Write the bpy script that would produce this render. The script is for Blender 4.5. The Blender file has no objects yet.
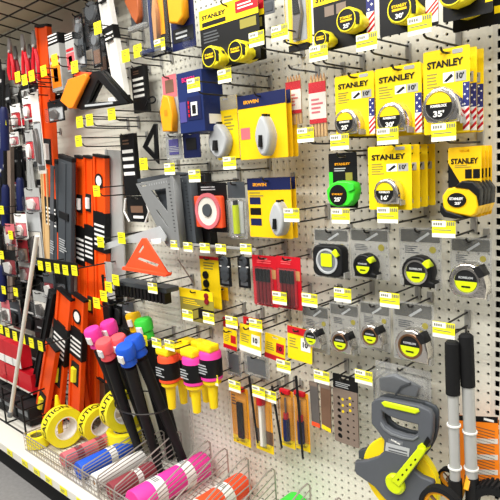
import bpy, bmesh, math, random
from mathutils import Vector, Matrix
random.seed(7)
C = bpy.context.scene.collection
PI = math.pi

# ------------------------------------------------------------------ camera geometry (image taken as 500 x 500)
F = 560.0
CAMZ, CAMY = 1.365, -1.369
_l = Vector((-595, 49, -F)).normalized()
XA = -_l
ZA = -(Vector((221, -3720, -F)).normalized())
ZA = (ZA - XA * XA.dot(ZA)).normalized()
YA = ZA.cross(XA)
ORI = Vector((0, CAMY, CAMZ))
def ray(px, py):
    c = Vector((px - 250, 250 - py, -F))
    return Vector((XA.dot(c), YA.dot(c), ZA.dot(c)))
def P(px, py, d=0.0):
    "world point at distance d out from the pegboard seen at a place of the photograph"
    r = ray(px, py)
    return ORI + r * ((-CAMY - d) / r.y)
def Pz(px, py, z):
    r = ray(px, py)
    return ORI + r * ((z - CAMZ) / r.z)
def dims(b, d):
    x0, y0, x1, y1 = b
    mx, my = (x0 + x1) / 2, (y0 + y1) / 2
    return P(mx, my, d), abs(P(x1, my, d).x - P(x0, my, d).x), abs(P(mx, y0, d).z - P(mx, y1, d).z)

# ------------------------------------------------------------------ materials
def lin(c):
    r = []
    for v in c[:3]:
        v = v / 255
        r.append(v / 12.92 if v <= .04045 else ((v + .055) / 1.055) ** 2.4)
    return (r[0], r[1], r[2], 1)
MATS = {}
def mat(name, rgb, rough=.5, metal=0, alpha=1, var=.06, scale=40, spec=.5, bump=0):
    spec = .3
    if name in MATS: return MATS[name]
    m = bpy.data.materials.new(name); m.use_nodes = True
    nt = m.node_tree; b = nt.nodes['Principled BSDF']
    c = lin(rgb)
    tc = nt.nodes.new('ShaderNodeTexCoord'); nz = nt.nodes.new('ShaderNodeTexNoise')
    nz.inputs['Scale'].default_value = scale; nz.inputs['Detail'].default_value = 3
    nt.links.new(tc.outputs['Object'], nz.inputs['Vector'])
    mx = nt.nodes.new('ShaderNodeMix'); mx.data_type = 'RGBA'
    mx.inputs[6].default_value = tuple(max(0, v * (1 - var)) for v in c[:3]) + (1,)
    mx.inputs[7].default_value = tuple(min(1, v * (1 + var)) for v in c[:3]) + (1,)
    nt.links.new(nz.outputs['Fac'], mx.inputs[0]); nt.links.new(mx.outputs[2], b.inputs['Base Color'])
    b.inputs['Roughness'].default_value = rough; b.inputs['Metallic'].default_value = metal
    b.inputs['Specular IOR Level'].default_value = spec
    b.inputs['Alpha'].default_value = alpha
    if bump:
        bp = nt.nodes.new('ShaderNodeBump'); bp.inputs['Strength'].default_value = bump; bp.inputs['Distance'].default_value = .002
        nt.links.new(nz.outputs['Fac'], bp.inputs['Height']); nt.links.new(bp.outputs['Normal'], b.inputs['Normal'])
    MATS[name] = m
    return m
PAL = dict(
    yellow=((250, 214, 20), .4), yellow2=((247, 196, 18), .42), tapeyellow=((240, 224, 40), .35), lime=((205, 222, 20), .4),
    neon=((64, 214, 50), .35), orange=((236, 80, 14), .4), orange2=((250, 135, 26), .45), amber=((240, 160, 25), .42),
    red=((196, 22, 36), .4), darkred=((128, 22, 30), .5), coral=((250, 92, 96), .55), pink=((240, 62, 160), .5), maroon=((140, 58, 66), .6),
    rose=((205, 105, 112), .6), blue=((32, 88, 205), .45), navy=((22, 30, 74), .45), boschblue=((20, 38, 92), .5), purple=((80, 74, 140), .4),
    black=((13, 13, 14), .45), softblack=((20, 20, 21), .6), charcoal=((66, 70, 74), .5), grey=((112, 115, 118), .5), midgrey=((86, 88, 91), .5),
    lightgrey=((176, 178, 178), .5), cardgrey=((168, 168, 164), .5), white=((238, 236, 230), .5), offwhite=((222, 216, 204), .5),
    cream=((216, 212, 198), .5), tan=((190, 140, 88), .6), wood=((206, 170, 118), .6), copper=((176, 92, 48), .45), brown=((112, 84, 66), .6),
    olive=((150, 140, 60), .5), magenta=((210, 40, 110), .5), green=((60, 200, 60), .45), orangered=((250, 84, 44), .5), taupe=((128, 112, 100), .6),
    tagyellow=((246, 236, 34), .5), tagwhite=((244, 243, 228), .5), print=((128, 126, 112), .6), flagblue=((42, 46, 110), .5))
def M(k):
    if k in MATS: return MATS[k]
    c, r = PAL[k]
    return mat(k, c, r)
mat('wire', (52, 50, 48), .38, .55); mat('zinc', (168, 166, 160), .4, .3); mat('chrome', (214, 209, 202), .14, .95, scale=55, bump=.3)
mat('bronze', (150, 112, 84), .3, .85); mat('aluminium', (184, 184, 180), .4, .25); mat('basketwire', (172, 164, 156), .35, .5)
def clearmat(name, rgb, fac, a):
    m = bpy.data.materials.new(name); m.use_nodes = True; nt = m.node_tree; N = nt.nodes; L = nt.links
    b = N['Principled BSDF']; b.inputs['Base Color'].default_value = lin(rgb); b.inputs['Roughness'].default_value = .08
    tr = N.new('ShaderNodeBsdfTransparent'); gl = N.new('ShaderNodeBsdfGlossy'); gl.inputs['Roughness'].default_value = .12
    mx = N.new('ShaderNodeMixShader'); mx.inputs[0].default_value = a; L.new(tr.outputs[0], mx.inputs[1]); L.new(b.outputs[0], mx.inputs[2])
    fr = N.new('ShaderNodeFresnel'); fr.inputs['IOR'].default_value = fac
    m2 = N.new('ShaderNodeMixShader'); L.new(fr.outputs[0], m2.inputs[0]); L.new(mx.outputs[0], m2.inputs[1]); L.new(gl.outputs[0], m2.inputs[2])
    L.new(m2.outputs[0], N['Material Output'].inputs['Surface']); MATS[name] = m
clearmat('clear', (225, 228, 230), 1.16, .03); clearmat('smoke', (180, 180, 176), 1.2, .42); clearmat('clearblue', (40, 52, 96), 1.35, .6); clearmat('smokehead', (112, 112, 108), 1.3, .7)
mat('steel', (128, 122, 118), .35, .7); mat('deckpaint', (226, 222, 210), .45, scale=6, var=.05); mat('reelgrey', (84, 87, 92), .5); mat('rubber', (13, 13, 14), .8)
mat('beige', (214, 198, 168), .6, scale=5)
mat('castsquare', (128, 129, 128), .5, .1)
mat('lens', (225, 240, 180), .1, 0, .35)

# ------------------------------------------------------------------ mesh building
def tag(o, label=None, cat=None, group=None, kind=None):
    if label: o['label'] = label
    if cat: o['category'] = cat
    if group: o['group'] = group
    if kind: o['kind'] = kind
    return o
def link(name, me, m, parent=None, label=None):
    o = bpy.data.objects.new(name, me); C.objects.link(o)
    if m:
        me.materials.clear(); me.materials.append(M(m) if isinstance(m, str) else m)
    if parent: o.parent = parent
    if label: o['label'] = label
    return o
class MB:
    def __init__(s): s.bm = bmesh.new()
    def box(s, cx, cy, cz, sx, sy, sz, bev=0, rot=None):
        r = bmesh.ops.create_cube(s.bm, size=1); vs = r['verts']
        for v in vs: v.co = Vector((v.co.x * sx, v.co.y * sy, v.co.z * sz))
        if bev:
            es = list({e for v in vs for e in v.link_edges})
            q = bmesh.ops.bevel(s.bm, geom=es, offset=bev, segments=2, affect='EDGES', profile=.5)
            vs = list({v for v in q['verts']} | {v for f in q['faces'] for v in f.verts})
            ext = set(vs)
            for v in list(vs):
                for e in v.link_edges: ext.add(e.other_vert(v))
            vs = list(ext)
        for v in vs:
            if rot: v.co = rot @ v.co
            v.co += Vector((cx, cy, cz))
        return s
    def lathe(s, prof, c=(0, 0, 0), axis='y', seg=28, sx=1, sz=1):
        "prof: list of (radius, position along axis)"
        rings = []
        for r, t in prof:
            ring = []
            for k in range(seg):
                a = 2 * PI * k / seg
                if axis == 'y': co = Vector((r * math.cos(a) * sx, t, r * math.sin(a) * sz))
                elif axis == 'z': co = Vector((r * math.cos(a) * sx, r * math.sin(a) * sz, t))
                else: co = Vector((t, r * math.cos(a) * sx, r * math.sin(a) * sz))
                ring.append(s.bm.verts.new(co + Vector(c)))
            rings.append(ring)
        for a, b in zip(rings, rings[1:]):
            for k in range(seg): s.bm.faces.new((a[k], a[(k + 1) % seg], b[(k + 1) % seg], b[k]))
        if prof[0][0] > 1e-6 : s.bm.faces.new(rings[0][::-1])
        if prof[-1][0] > 1e-6: s.bm.faces.new(rings[-1])
        return s
    def ringlathe(s, prof, c=(0, 0, 0), axis='y', seg=32):
        "closed profile (a hollow ring)"
        rings = []
        for r, t in prof:
            ring = []
            for k in range(seg):
                a = 2 * PI * k / seg
                co = Vector((r * math.cos(a), t, r * math.sin(a))) if axis == 'y' else Vector((r * math.cos(a), r * math.sin(a), t))
                ring.append(s.bm.verts.new(co + Vector(c)))
            rings.append(ring)
        n = len(rings)
        for i in range(n):
            a, b = rings[i], rings[(i + 1) % n]
            for k in range(seg): s.bm.faces.new((a[k], a[(k + 1) % seg], b[(k + 1) % seg], b[k]))
        return s
    def tube(s, pts, r, seg=6, closed=False):
        pts = [Vector(p) for p in pts]; n = len(pts); rings = []
        u = None
        for i, p in enumerate(pts):
            if closed: t = (pts[(i + 1) % n] - pts[i - 1]).normalized()
            else: t = (pts[min(i + 1, n - 1)] - pts[max(i - 1, 0)]).normalized()
            if u is None or abs(u.dot(t)) > .95:
                u = t.orthogonal().normalized()
            u = (u - t * u.dot(t)).normalized()
            v = t.cross(u)
            rr = r[i] if isinstance(r, (list, tuple)) else r
            rings.append([s.bm.verts.new(p + (u * math.cos(2 * PI * k / seg) + v * math.sin(2 * PI * k / seg)) * rr) for k in range(seg)])
        for a, b in zip(rings, rings[1:] + ([rings[0]] if closed else [])):
            for k in range(seg): s.bm.faces.new((a[k], a[(k + 1) % seg], b[(k + 1) % seg], b[k]))
        if not closed:
            s.bm.faces.new(rings[0][::-1]); s.bm.faces.new(rings[-1])
        return s
    def done(s, name, m, parent=None, label=None, smooth=False, mw=None):
        bmesh.ops.recalc_face_normals(s.bm, faces=s.bm.faces[:])
        me = bpy.data.meshes.new(name); s.bm.to_mesh(me); s.bm.free()
        if smooth:
            for p in me.polygons: p.use_smooth = True
            try: me.set_sharp_from_angle(angle=math.radians(38))
            except Exception: pass
        o = link(name, me, m, parent, label)
        if mw is not None: o.matrix_local = mw
        return o
def plate_mesh(loops, y0, y1, bev=0):
    "filled outline(s) in x,z with holes, given thickness from y0 to y1"
    cu = bpy.data.curves.new('outline', 'CURVE'); cu.dimensions = '2D'; cu.fill_mode = 'BOTH'
    cu.extrude = max(abs(y1 - y0) / 2 - bev, .0001); cu.bevel_depth = bev; cu.bevel_resolution = 1; cu.offset = -bev
    for lp in loops:
        sp = cu.splines.new('POLY'); sp.points.add(len(lp) - 1); sp.use_cyclic_u = True
        for q, (x, z) in zip(sp.points, lp): q.co = (x, z, 0, 1)
    ob = bpy.data.objects.new('outline', cu)
    me = bpy.data.meshes.new_from_object(ob)
    me.transform(Matrix.Translation((0, (y0 + y1) / 2, 0)) @ Matrix.Rotation(PI / 2, 4, 'X'))
    bpy.data.objects.remove(ob); bpy.data.curves.remove(cu)
    return me
def plate(name, loops, y0, y1, m, parent, bev=0, label=None):
    if loops and not isinstance(loops[0], list): loops = [list(loops)]
    return link(name, plate_mesh(loops, y0, y1, bev), m, parent, label)
def rrect(x0, z0, x1, z1, r=.004, n=3):
    pts = []
    for cx, cz, a0 in ((x1 - r, z1 - r, 0), (x0 + r, z1 - r, 90), (x0 + r, z0 + r, 180), (x1 - r, z0 + r, 270)):
        for k in range(n + 1):
            a = math.radians(a0 + 90 * k / n); pts.append((cx + r * math.cos(a), cz + r * math.sin(a)))
    return pts
def circ(cx, cz, r, n=24, sx=1): return [(cx + sx * r * math.cos(2 * PI * k / n), cz + r * math.sin(2 * PI * k / n)) for k in range(n)]
TXT = {}
def text(s, width, x, z, y, m, parent, height=None, name='lettering', rotz=0, center=True, depth=.0004):
    key = s
    if key not in TXT:
        cu = bpy.data.curves.new('lettering', 'FONT'); cu.body = s; cu.size = 1; cu.offset = .032; cu.extrude = .01; cu.resolution_u = 3
        ob = bpy.data.objects.new('lettering', cu); me = bpy.data.meshes.new_from_object(ob)
        bpy.data.objects.remove(ob); bpy.data.curves.remove(cu)
        xs = [v.co.x for v in me.vertices]; ys = [v.co.y for v in me.vertices]
        me.transform(Matrix.Translation((-(max(xs) + min(xs)) / 2, -(max(ys) + min(ys)) / 2, 0)))
        TXT[key] = (me, max(xs) - min(xs), max(ys) - min(ys))
    me0, W, H = TXT[key]
    me = me0.copy(); sx = width / W; sy = (height / H) if height else sx
    me.transform(Matrix.Translation((x, y, z)) @ Matrix.Rotation(rotz, 4, 'Y') @ Matrix.Rotation(PI / 2, 4, 'X') @ Matrix.Diagonal((sx, sy, .0005 / .01 * 1, 1)))
    return link(name, me, m, parent)
def thing(name, label, cat, loc, group=None, tilt=0, mw=None):
    o = bpy.data.objects.new(name, None); C.objects.link(o); o.empty_display_size = .03
    if mw is not None: o.matrix_world = mw
    else:
        o.location = loc; o.rotation_euler = (0, tilt, 0)
    return tag(o, label, cat, group)
def dup(root, dx, dy, dz=0, label=None, group=None):
    r = root.copy(); C.objects.link(r); r.location = root.location + Vector((dx, dy, dz))
    if label: r['label'] = label
    if group: r['group'] = group
    for ch in list(root.children):
        c = ch.copy(); C.objects.link(c); c.parent = r
        for g in list(ch.children):
            q = g.copy(); C.objects.link(q); q.parent = c
    return r
PRODUCTS = []
def product(name, label, cat, b, d, group=None, tilt=0):
    c, w, h = dims(b, d)
    o = thing(name, label, cat, (c.x, -d, c.z - h / 2), group, tilt)
    if 'box' not in name and name != 'carded_hardware': PRODUCTS.append((o, w, h))
    return o, w, h
def loc_px(root, d, pts):
    "photograph places -> local x,z on a product facing the aisle at distance d"
    o = []
    for p in pts:
        q = P(p[0], p[1], d); o.append((q.x - root.location.x, q.z - root.location.z))
    return o
def lines(name, x0, z0, x1, z1, n, y, m, parent, frac=.45):
    mb = MB(); st = (z1 - z0) / n
    for k in range(n):
        L = (x1 - x0) * (random.uniform(.6, 1) if n > 1 else 1)
        mb.box(x0 + L / 2, y, z0 + st * (k + .5), L, .0004, st * frac)
    return mb.done(name, m, parent)
def patch(name, x0, z0, x1, z1, y, m, parent, r=.0, t=.0006):
    if r: return plate(name, rrect(x0, z0, x1, z1, r), y, y - t, m, parent)
    return MB().box((x0 + x1) / 2, y - t / 2, (z0 + z1) / 2, x1 - x0, t, z1 - z0).done(name, m, parent)
def beam_mw(p0, p1, roll=None):
    "frame with its base at p1 and local z running up to p0; local -y faces the aisle"
    z = (p0 - p1); L = z.length; z = z / L
    y = Vector((0, 1, 0)) if roll is None else roll
    y = (y - z * y.dot(z)).normalized(); x = y.cross(z)
    m = Matrix((x, y, z)).transposed().to_4x4(); m.translation = p1
    return m, L

# ------------------------------------------------------------------ the setting
DECK = .15
def pegboard_mat():
    m = bpy.data.materials.new('pegboard'); m.use_nodes = True; nt = m.node_tree; N = nt.nodes; L = nt.links
    b = N['Principled BSDF']; out = N['Material Output']
    tc = N.new('ShaderNodeTexCoord'); sp = N.new('ShaderNodeSeparateXYZ'); L.new(tc.outputs['Object'], sp.inputs[0])
    def ma(op, a, bb=None):
        n = N.new('ShaderNodeMath'); n.operation = op
        for i, v in enumerate((a, bb)):
            if v is None: continue
            if isinstance(v, (int, float)): n.inputs[i].default_value = v
            else: L.new(v, n.inputs[i])
        return n.outputs[0]
    def cell(o, ph):
        f = ma('FRACT', ma('ADD', ma('DIVIDE', o, .0254), ph)); return ma('MULTIPLY', ma('SUBTRACT', f, .5), .0254)
    cx, cz = cell(sp.outputs['X'], .05 + .5), cell(sp.outputs['Z'], .5)
    dist = ma('SQRT', ma('ADD', ma('MULTIPLY', cx, cx), ma('MULTIPLY', cz, cz)))
    hole = ma('LESS_THAN', dist, .0036)
    nz = N.new('ShaderNodeTexNoise'); nz.inputs['Scale'].default_value = 3.5; nz.inputs['Detail'].default_value = 5; L.new(tc.outputs['Object'], nz.inputs['Vector'])
    cr = N.new('ShaderNodeValToRGB'); L.new(nz.outputs['Fac'], cr.inputs[0])
    cr.color_ramp.elements[0].position = .3; cr.color_ramp.elements[0].color = lin((220, 216, 200)); cr.color_ramp.elements[1].position = .7; cr.color_ramp.elements[1].color = lin((238, 235, 220))
    L.new(cr.outputs[0], b.inputs['Base Color']); b.inputs['Roughness'].default_value = .5
    tr = N.new('ShaderNodeBsdfTransparent'); mx = N.new('ShaderNodeMixShader')
    L.new(hole, mx.inputs[0]); L.new(b.outputs[0], mx.inputs[1]); L.new(tr.outputs[0], mx.inputs[2]); L.new(mx.outputs[0], out.inputs['Surface'])
    MATS['pegboard'] = m
pegboard_mat()
XL, XR, ZT = -4.9, .75, 2.5
def struct(name, mb, m, label, cat='wall'):
    o = mb.done(name, m); return tag(o, label, cat, None, 'structure')
U = [-.487, -1.7062, -2.9254, -4.1446]
wb = MB()
edges = [XL] + sorted(U) + [XR]
for a, b_ in zip(edges, edges[1:]): wb.box((a + b_) / 2, .0025, (ZT + DECK) / 2, b_ - a - .03, .005, ZT - DECK)
struct('wall_back', wb, 'pegboard', 'cream perforated pegboard back panel of the tool aisle')
struct('wall_behind', MB().box((XL + XR) / 2, .06, ZT / 2, XR - XL, .02, ZT), 'rubber', 'dark backing behind the pegboard')
for i, ux in enumerate(sorted(U, reverse=True)):
    mb = MB(); rows = 92; a, b_ = (-.005, .0065) if i == 0 else (-.0016, .0016)
    zc, hh = (ZT + DECK) / 2, ZT - DECK
    mb.box((-.015 + a) / 2, .0005, zc, a + .015, .005, hh); mb.box((.015 + b_) / 2, .0005, zc, .015 - b_, .005, hh)
    for k in range(rows):
        sl = .0165 if i == 0 else .0175
        mb.box((a + b_) / 2, .0005, DECK + .02 + k * .0254, b_ - a, .005, .0254 - sl)
    o = mb.done('trim_%d' % (i + 1), 'cream', None); o.location.x = ux
    tag(o, ['cream slotted steel upright at the photo edge beside the largest chrome tape', 'cream slotted steel upright behind the chalk bottles', 'cream slotted steel upright behind the red tools', 'cream slotted steel upright at the far end'][i], 'upright', None, 'structure')
fl = mat('concrete', (128, 126, 124), .7, scale=60, var=.22, bump=.2)
struct('floor', MB().box(-2, -2, -.02, 9, 6, .04), 'concrete', 'grey concrete aisle floor', 'floor')
# base deck with its price rail
t = thing('base_shelf', 'white steel base deck with a yellow-ticketed price rail and black kick plate', 'shelf', (-2.1, -.21, .0))
MB().box(0, 0, DECK - .008, 5.6, .42, .016, .002).done('deck_panel', 'deckpaint', t)
MB().box(0, -.213, DECK - .019, 5.6, .008, .038, .002).done('price_rail', 'deckpaint', t)
MB().box(0, -.18, .056, 5.6, .012, .112).done('kick_plate', 'rubber', t)
for px, py in ((9, 445), (24, 456), (36, 465), (48, 474), (63, 485), (80, 497)):
    q = P(px, py, .4275)
    tk = MB().box(q.x + 2.1, -.2185, DECK - .018, .055, .001, .028).done('shelf_ticket', 'tagyellow', t, 'yellow shelf ticket')
    lines('print', -.02, -.008, .02, .006, 2, -.001, 'print', tk).location = (q.x + 2.1, -.2185, DECK - .018)

# ------------------------------------------------------------------ wire hooks with price tags
HOOK_MESH = {}
def price_tag(parent, x, y, z, w=.056, h=.039, plain=False):
    tg = MB().box(x, y, z, w, .0012, h, 0).done('price_tag', 'tagyellow', parent, 'yellow and white price ticket')
    if plain:
        lines('print', x - w * .36, z - h * .05, x + w * .36, z + h * .38, 2, y - .001, 'olive', tg, .35)
        return tg
    MB().box(x - w * .2, y - .0009, z + h * .3, w * .6, .0006, h * .34).box(x, y - .0009, z - h * .38, w, .0006, h * .24).done('white_print_panel', 'tagwhite', tg)
    mb = MB()
    for k in range(4): mb.box(x - w * .4 + k * w * .1, y - .0014, z + h * .3, w * .07, .0004, h * .16)
    for k in range(4): mb.box(x + w * .17 + k * w * .09, y - .0014, z + h * .32, w * .055, .0004, h * .22)
    mb.box(x - w * .05, y - .0009, z - h * .05, w * .75, .0004, h * .05)
    mb.done('print', 'print', tg)
    return tg
def hook(tx, ty, what, d=.2, w=.056, h=.039, wire='wire', tilt=0, tagged=True, gap=.034, two=True, plain=None):
    c = P(tx, ty, d)
    zu = c.z + h * .3
    root = thing('peg_hook', what, 'hook', (c.x, -.0005, zu - gap))
    MB().box(0, -.0035, gap * .5, .015, .005, gap + .014, .0015).done('back_plate', 'zinc', root)
    MB().tube([(0, -.004, 0), (0, -d * .5, -.001), (0, -d + .03, 0), (0, -d + .02, .003), (0, -d + .014, .012)], .0026, 7).done('prong', wire, root, smooth=True)
    if two: MB().tube([(0, -.004, gap), (0, -d + .003, gap)], .0024, 7).done('ticket_wire', wire, root, smooth=True)
    if tagged:
        hp = MB().box(0, -d + .0005, gap - h * .3, w * .86, .0015, h * .8).done('ticket_holder', 'clear', root)
        price_tag(root, 0, -d - .0012, gap - h * .3, w, h, plain if plain is not None else tx < 150)
    return root

# ------------------------------------------------------------------ product builders
def card(root, w, h, m, y=0, t=.0016, hole=True, r=.004, name='backing_card', z0=0):
    lp = [rrect(-w / 2, z0, w / 2, z0 + h, r)]
    if hole:
        s = min(w * .3, .026)
        lp.append(rrect(-s / 2, z0 + h - .012, s / 2, z0 + h - .0065, .0024, 2))
    return plate(name, lp, y, y + t, m, root)
def tape_body(r, kind='d'):
    "outline of a tape measure seen from the side"
    pts = []
    if kind == 'd':
        for k in range(0, 15):
            a = math.radians(-50 + 280 * k / 14 ); pts.append((r * math.cos(a), r * math.sin(a)))
        pts[0] = (r * .98, -r * .55)
        pts = [(r * 1.12, -r * .9), (r * 1.12, -r * .55)] + pts[1:-1] + [(-r * .86, -r * .9)]
    elif kind == 'chrome':
        pts = [(r * 1.1, -r * .92), (r * 1.1, -r * .2), (r * .98, r * .35), (r * .7, r * .78), (r * .2, r * 1.03), (-r * .35, r * .98), (-r * .8, r * .66), (-r * 1.02, r * .15), (-r, -r * .4), (-r * .72, -r * .84), (-r * .3, -r * .95)]
    elif kind == 'square':
        pts = [(a * r * 1.12, b * r * 1.0) for a, b in rrect(-1, -1, 1, 1, .42, 5)]
    return pts
def tape(root, x, z, r, body='chrome', ring='chrome', face='black', lens='yellow', num=None, brand=None, y=0, depth=.034, kind='chrome', tip=True, inner=.78, lens_up=True, lab=None):
    out = [(x + a, z + b) for a, b in tape_body(r, kind)]
    o = plate('tape_case', out, y, y - depth, body, root, bev=min(.004, r * .14), label=lab)
    f = y - depth
    MB().ringlathe([(r * (inner + .11), f + .002), (r * (inner + .11), f - .0025), (r * inner, f - .0032), (r * (inner - .04), f - .001), (r * (inner - .04), f + .002)], (x, 0, z)).done('face_ring', ring, o, smooth=True)
    MB().lathe([(0, f - .0008), (r * (inner - .02), f - .0008), (r * (inner - .02), f + .002), (0, f + .002)], (x, 0, z)).done('face_disc', face, o)
    if lens:
        n = 16; q = r * (inner - .05); s = 1 if lens_up else -1
        pts = [(x + q * math.cos(PI * k / n), z + s * (max(q * math.sin(PI * k / n), r * .14) if lens_up else q * math.sin(PI * k / n))) for k in range(n + 1)]
        plate('face_label', pts, f - .0009, f - .0016, lens, o)
    if num: text(num, r * .62, x, z - r * .42, f - .002, 'white' if lens_up else 'black', o, height=r * .34)
    if brand: text(brand, r * .95, x, z + (r * .0 if lens_up else r * .2), f - .002, 'white', o, height=r * .15)
    if tip:
        MB().box(x + r * 1.16, y - depth * .5, z - r * .86, r * .1, depth * .6, r * .34).done('blade_tip', 'zinc', o)
    return o
def flag_side(root, x0, z0, x1, z1, y):
    "blue and red-white striped edge printed on the card"
    patch('star_panel', x0, (z0 + z1) / 2, x1, z1, y, 'flagblue', root)
    w = x1 - x0; H = (z1 - z0) / 2; n = 5; sl = w * .9; st = (H - sl) / n
    patch('white_stripes', x0, z0, x1, z0 + H, y, 'white', root)
    for k in range(n):
        if k % 2 == 0: plate('red_stripe', [(x0, z0 + st * k), (x1, z0 + st * k + sl), (x1, z0 + st * (k + 1) + sl), (x0, z0 + st * (k + 1))], y - .0007, y - .0011, 'red', root)
    ms = MB()
    for k in range(5): ms.box((x0 + x1) / 2 + (w * .2 if k % 2 else -w * .2), y - .0009, (z0 + z1) / 2 + H * (k + .5) / 5, w * .22, .0003, w * .22, 0, Matrix.Rotation(PI / 4, 3, 'Y'))
    ms.done('stars', 'white', root)
def rel(root, d, px, py):
    q = P(px, py, d); return q.x - root.location.x, q.z - root.location.z
def pxr(px, py, d, rp):
    "pixel radius to metres at a depth"
    return abs(P(px, py - rp, d).z - P(px, py + rp, d).z) / 2
def stanley_card(label, b, d, tc, tr, num, group, ncopy=0, step=.04, copylabels=()):
    root, w, h = product('carded_tape_measure', label, 'tape measure', b, d, group)
    card(root, w, h, 'yellow')
    x, z = rel(root, d + .03, *tc); r = pxr(*tc, d + .03, tr)
    text('STANLEY', w * .78, -w * .02, h * .83, -.0009, 'black', root, height=h * .085)
    patch('oval_badge', w * .14, h * .925, w * .36, h * .975, -.0002, 'cardgrey', root, r=.003)
    patch('picture_panel', -w * .06, h * .6, w * .18, h * .72, -.0002, 'white', root)
    patch('reach_panel', w * .2, h * .6, w * .43, h * .72, -.0002, 'cardgrey', root)
    plate('blade_picture', [(-w * .04, h * .62), (w * .12, h * .7), (w * .16, h * .67), (w * .02, h * .61)], -.0009, -.0014, 'black', root)
    text("10'", w * .15, w * .31, h * .665, -.001, 'black', root, height=h * .07)
    lines('small_print', -w * .42, h * .55, -w * .1, h * .74, 5, -.0004, 'olive', root)
    if num != "16'": flag_side(root, w * .36, h * .02, w * .5, h * .58, -.0002)
    tape(root, x, z, r, 'chrome', 'chrome', 'black', 'yellow', num, 'POWERLOCK', y=-.001)
    for k in range(ncopy):
        dup(root, 0, step * (k + 1), 0, copylabels[k] if k < len(copylabels) else None)
    return root

# ---- chrome Powerlock style row
stanley_card("yellow card holding a chrome tape measure marked 25', leftmost of three in its row", (335, 74, 374, 137), .13, (346, 122), 13, "25'", 'yellow carded chrome tape measures', 2, .025,
             ["yellow tape card hanging second behind the front chrome 25' tape", "yellow tape card hanging rearmost behind the front chrome 25' tape"])
stanley_card("yellow card holding a chrome tape measure marked 30', between the 25' and 35' ones", (375, 66, 421, 136), .14, (391, 118), 15.5, "30'", 'yellow carded chrome tape measures', 2, .025,
             ["yellow tape card hanging second behind the front chrome 30' tape", "yellow tape card hanging rearmost behind the front chrome 30' tape"])
stanley_card("yellow card holding the big chrome tape measure marked 35'", (423, 49, 469, 134), .15, (440, 106), 18.5, "35'", 'yellow carded chrome tape measures', 2, .038,
             ["yellow tape card hanging second behind the front chrome 35' tape", "yellow tape card hanging rearmost behind the front chrome 35' tape"])
stanley_card("yellow card holding a small chrome tape measure marked 16', front of a deep stack", (368, 146, 411, 210), .17, (386, 192), 13, "16'", "yellow carded 16' tape measures", 3, .04,
             ["second card back in the stack behind the front chrome 16' tape", "third card back in the stack behind the front chrome 16' tape", "rearmost card of the stack behind the front chrome 16' tape"])

# ---- yellow and black 25' tape on a yellow card
def grip_tape():
    d = .14
    root, w, h = product('carded_tape_measure', "yellow card holding a yellow and black rubber-gripped tape measure by the slotted upright", 'tape measure', (448, 147, 481, 217), d, "yellow and black grip tape measures")
    card(root, w, h, 'yellow2')
    text('STANLEY', w * .82, 0, h * .8, -.0009, 'black', root, height=h * .08)
    plate('black_wedge', [(-w * .5, h * .78), (-w * .5, h * .42), (-w * .05, h * .42)], -.0002, -.0007, 'black', root)
    for k in (0, 1): patch('feature_icon', w * (.02 + .24 * k), h * .55, w * (.22 + .24 * k), h * .68, -.0002, 'black', root)
    lines('small_print', -w * .3, h * .7, w * .3, h * .75, 2, -.0004, 'olive', root)
    f = d + .035
    out = loc_px(root, f, [(442, 196), (447, 189), (455, 187), (469, 188), (477, 195), (479, 206), (476, 214), (471, 217), (455, 214), (443, 210)])
    o = plate('tape_case', out, -.001, -.036, 'yellow2', root, bev=.004)
    top = loc_px(root, f, [(455, 187), (462, 181), (474, 182), (480, 190), (479, 206), (477, 196), (469, 189)])
    plate('rubber_grip', top, -.003, -.039, 'black', o, bev=.002)
    lowr = loc_px(root, f, [(441, 203), (447, 211), (460, 215), (467, 218), (456, 219), (444, 217), (440, 212)])
    plate('rubber_sole', lowr, -.003, -.0385, 'black', o, bev=.002)
    x, z = rel(root, f, 457, 200); r = pxr(457, 200, f, 7)
    MB().lathe([(0, -.0385), (r, -.0385), (r * 1.06, -.034), (0, -.034)], (x, 0, z), sx=1.35).done('face_disc', 'black', o)
    text('STANLEY', r * 2.0, x, z + r * .2, -.0388, 'white', o, height=r * .38)
    text("25'", r * .9, x + r * .2, z - r * .45, -.0388, 'white', o, height=r * .4)
    dup(root, 0, .02, 0, 'yellow card second back behind the yellow and black grip tape'); dup(root, 0, .04, 0, 'yellow card third back behind the yellow and black grip tape'); dup(root, 0, .06, 0, 'yellow card rearmost behind the yellow and black grip tape')
grip_tape()

# ---- black card with the green tape
def green_tape():
    d = .12
    root, w, h = product('carded_tape_measure', "black card holding a bright green tape measure marked 25'", 'tape measure', (329, 153, 357, 208), d)
    card(root, w, h, 'black')
    text('STANLEY', w * .55, 0, h * .8, -.0009, 'amber', root, height=h * .045)
    lines('small_print', -w * .3, h * .66, w * .3, h * .74, 2, -.0006, 'lightgrey', root)
    patch('picture_panel', w * .1, h * .5, w * .34, h * .64, -.0002, 'olive', root)
    patch('green_panel', -w * .5, h * .38, -w * .36, h * .66, -.0002, 'neon', root)
    f = d + .03
    out = loc_px(root, f, [(328, 199), (327, 190), (331, 184), (338, 181), (347, 181), (354, 183), (356, 190), (354, 200), (349, 206), (338, 207), (331, 205)])
    o = plate('tape_case', out, -.001, -.034, 'neon', root, bev=.004)
    x, z = rel(root, f, 339, 195); r = pxr(339, 195, f, 10)
    MB().lathe([(0, -.037), (r, -.037), (r * 1.08, -.032), (0, -.032)], (x, 0, z)).done('face_disc', 'black', o)
    grip = loc_px(root, f, [(349, 184), (355, 183), (356, 189), (350, 192)])
    plate('thumb_lock', grip, -.034, -.039, 'green', o, bev=.001)
    text('STANLEY', r * 1.3, x, z + r * .1, -.0374, 'amber', o, height=r * .17)
    text("25'", r * .8, x, z - r * .42, -.0374, 'white', o, height=r * .42)
green_tape()

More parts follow.
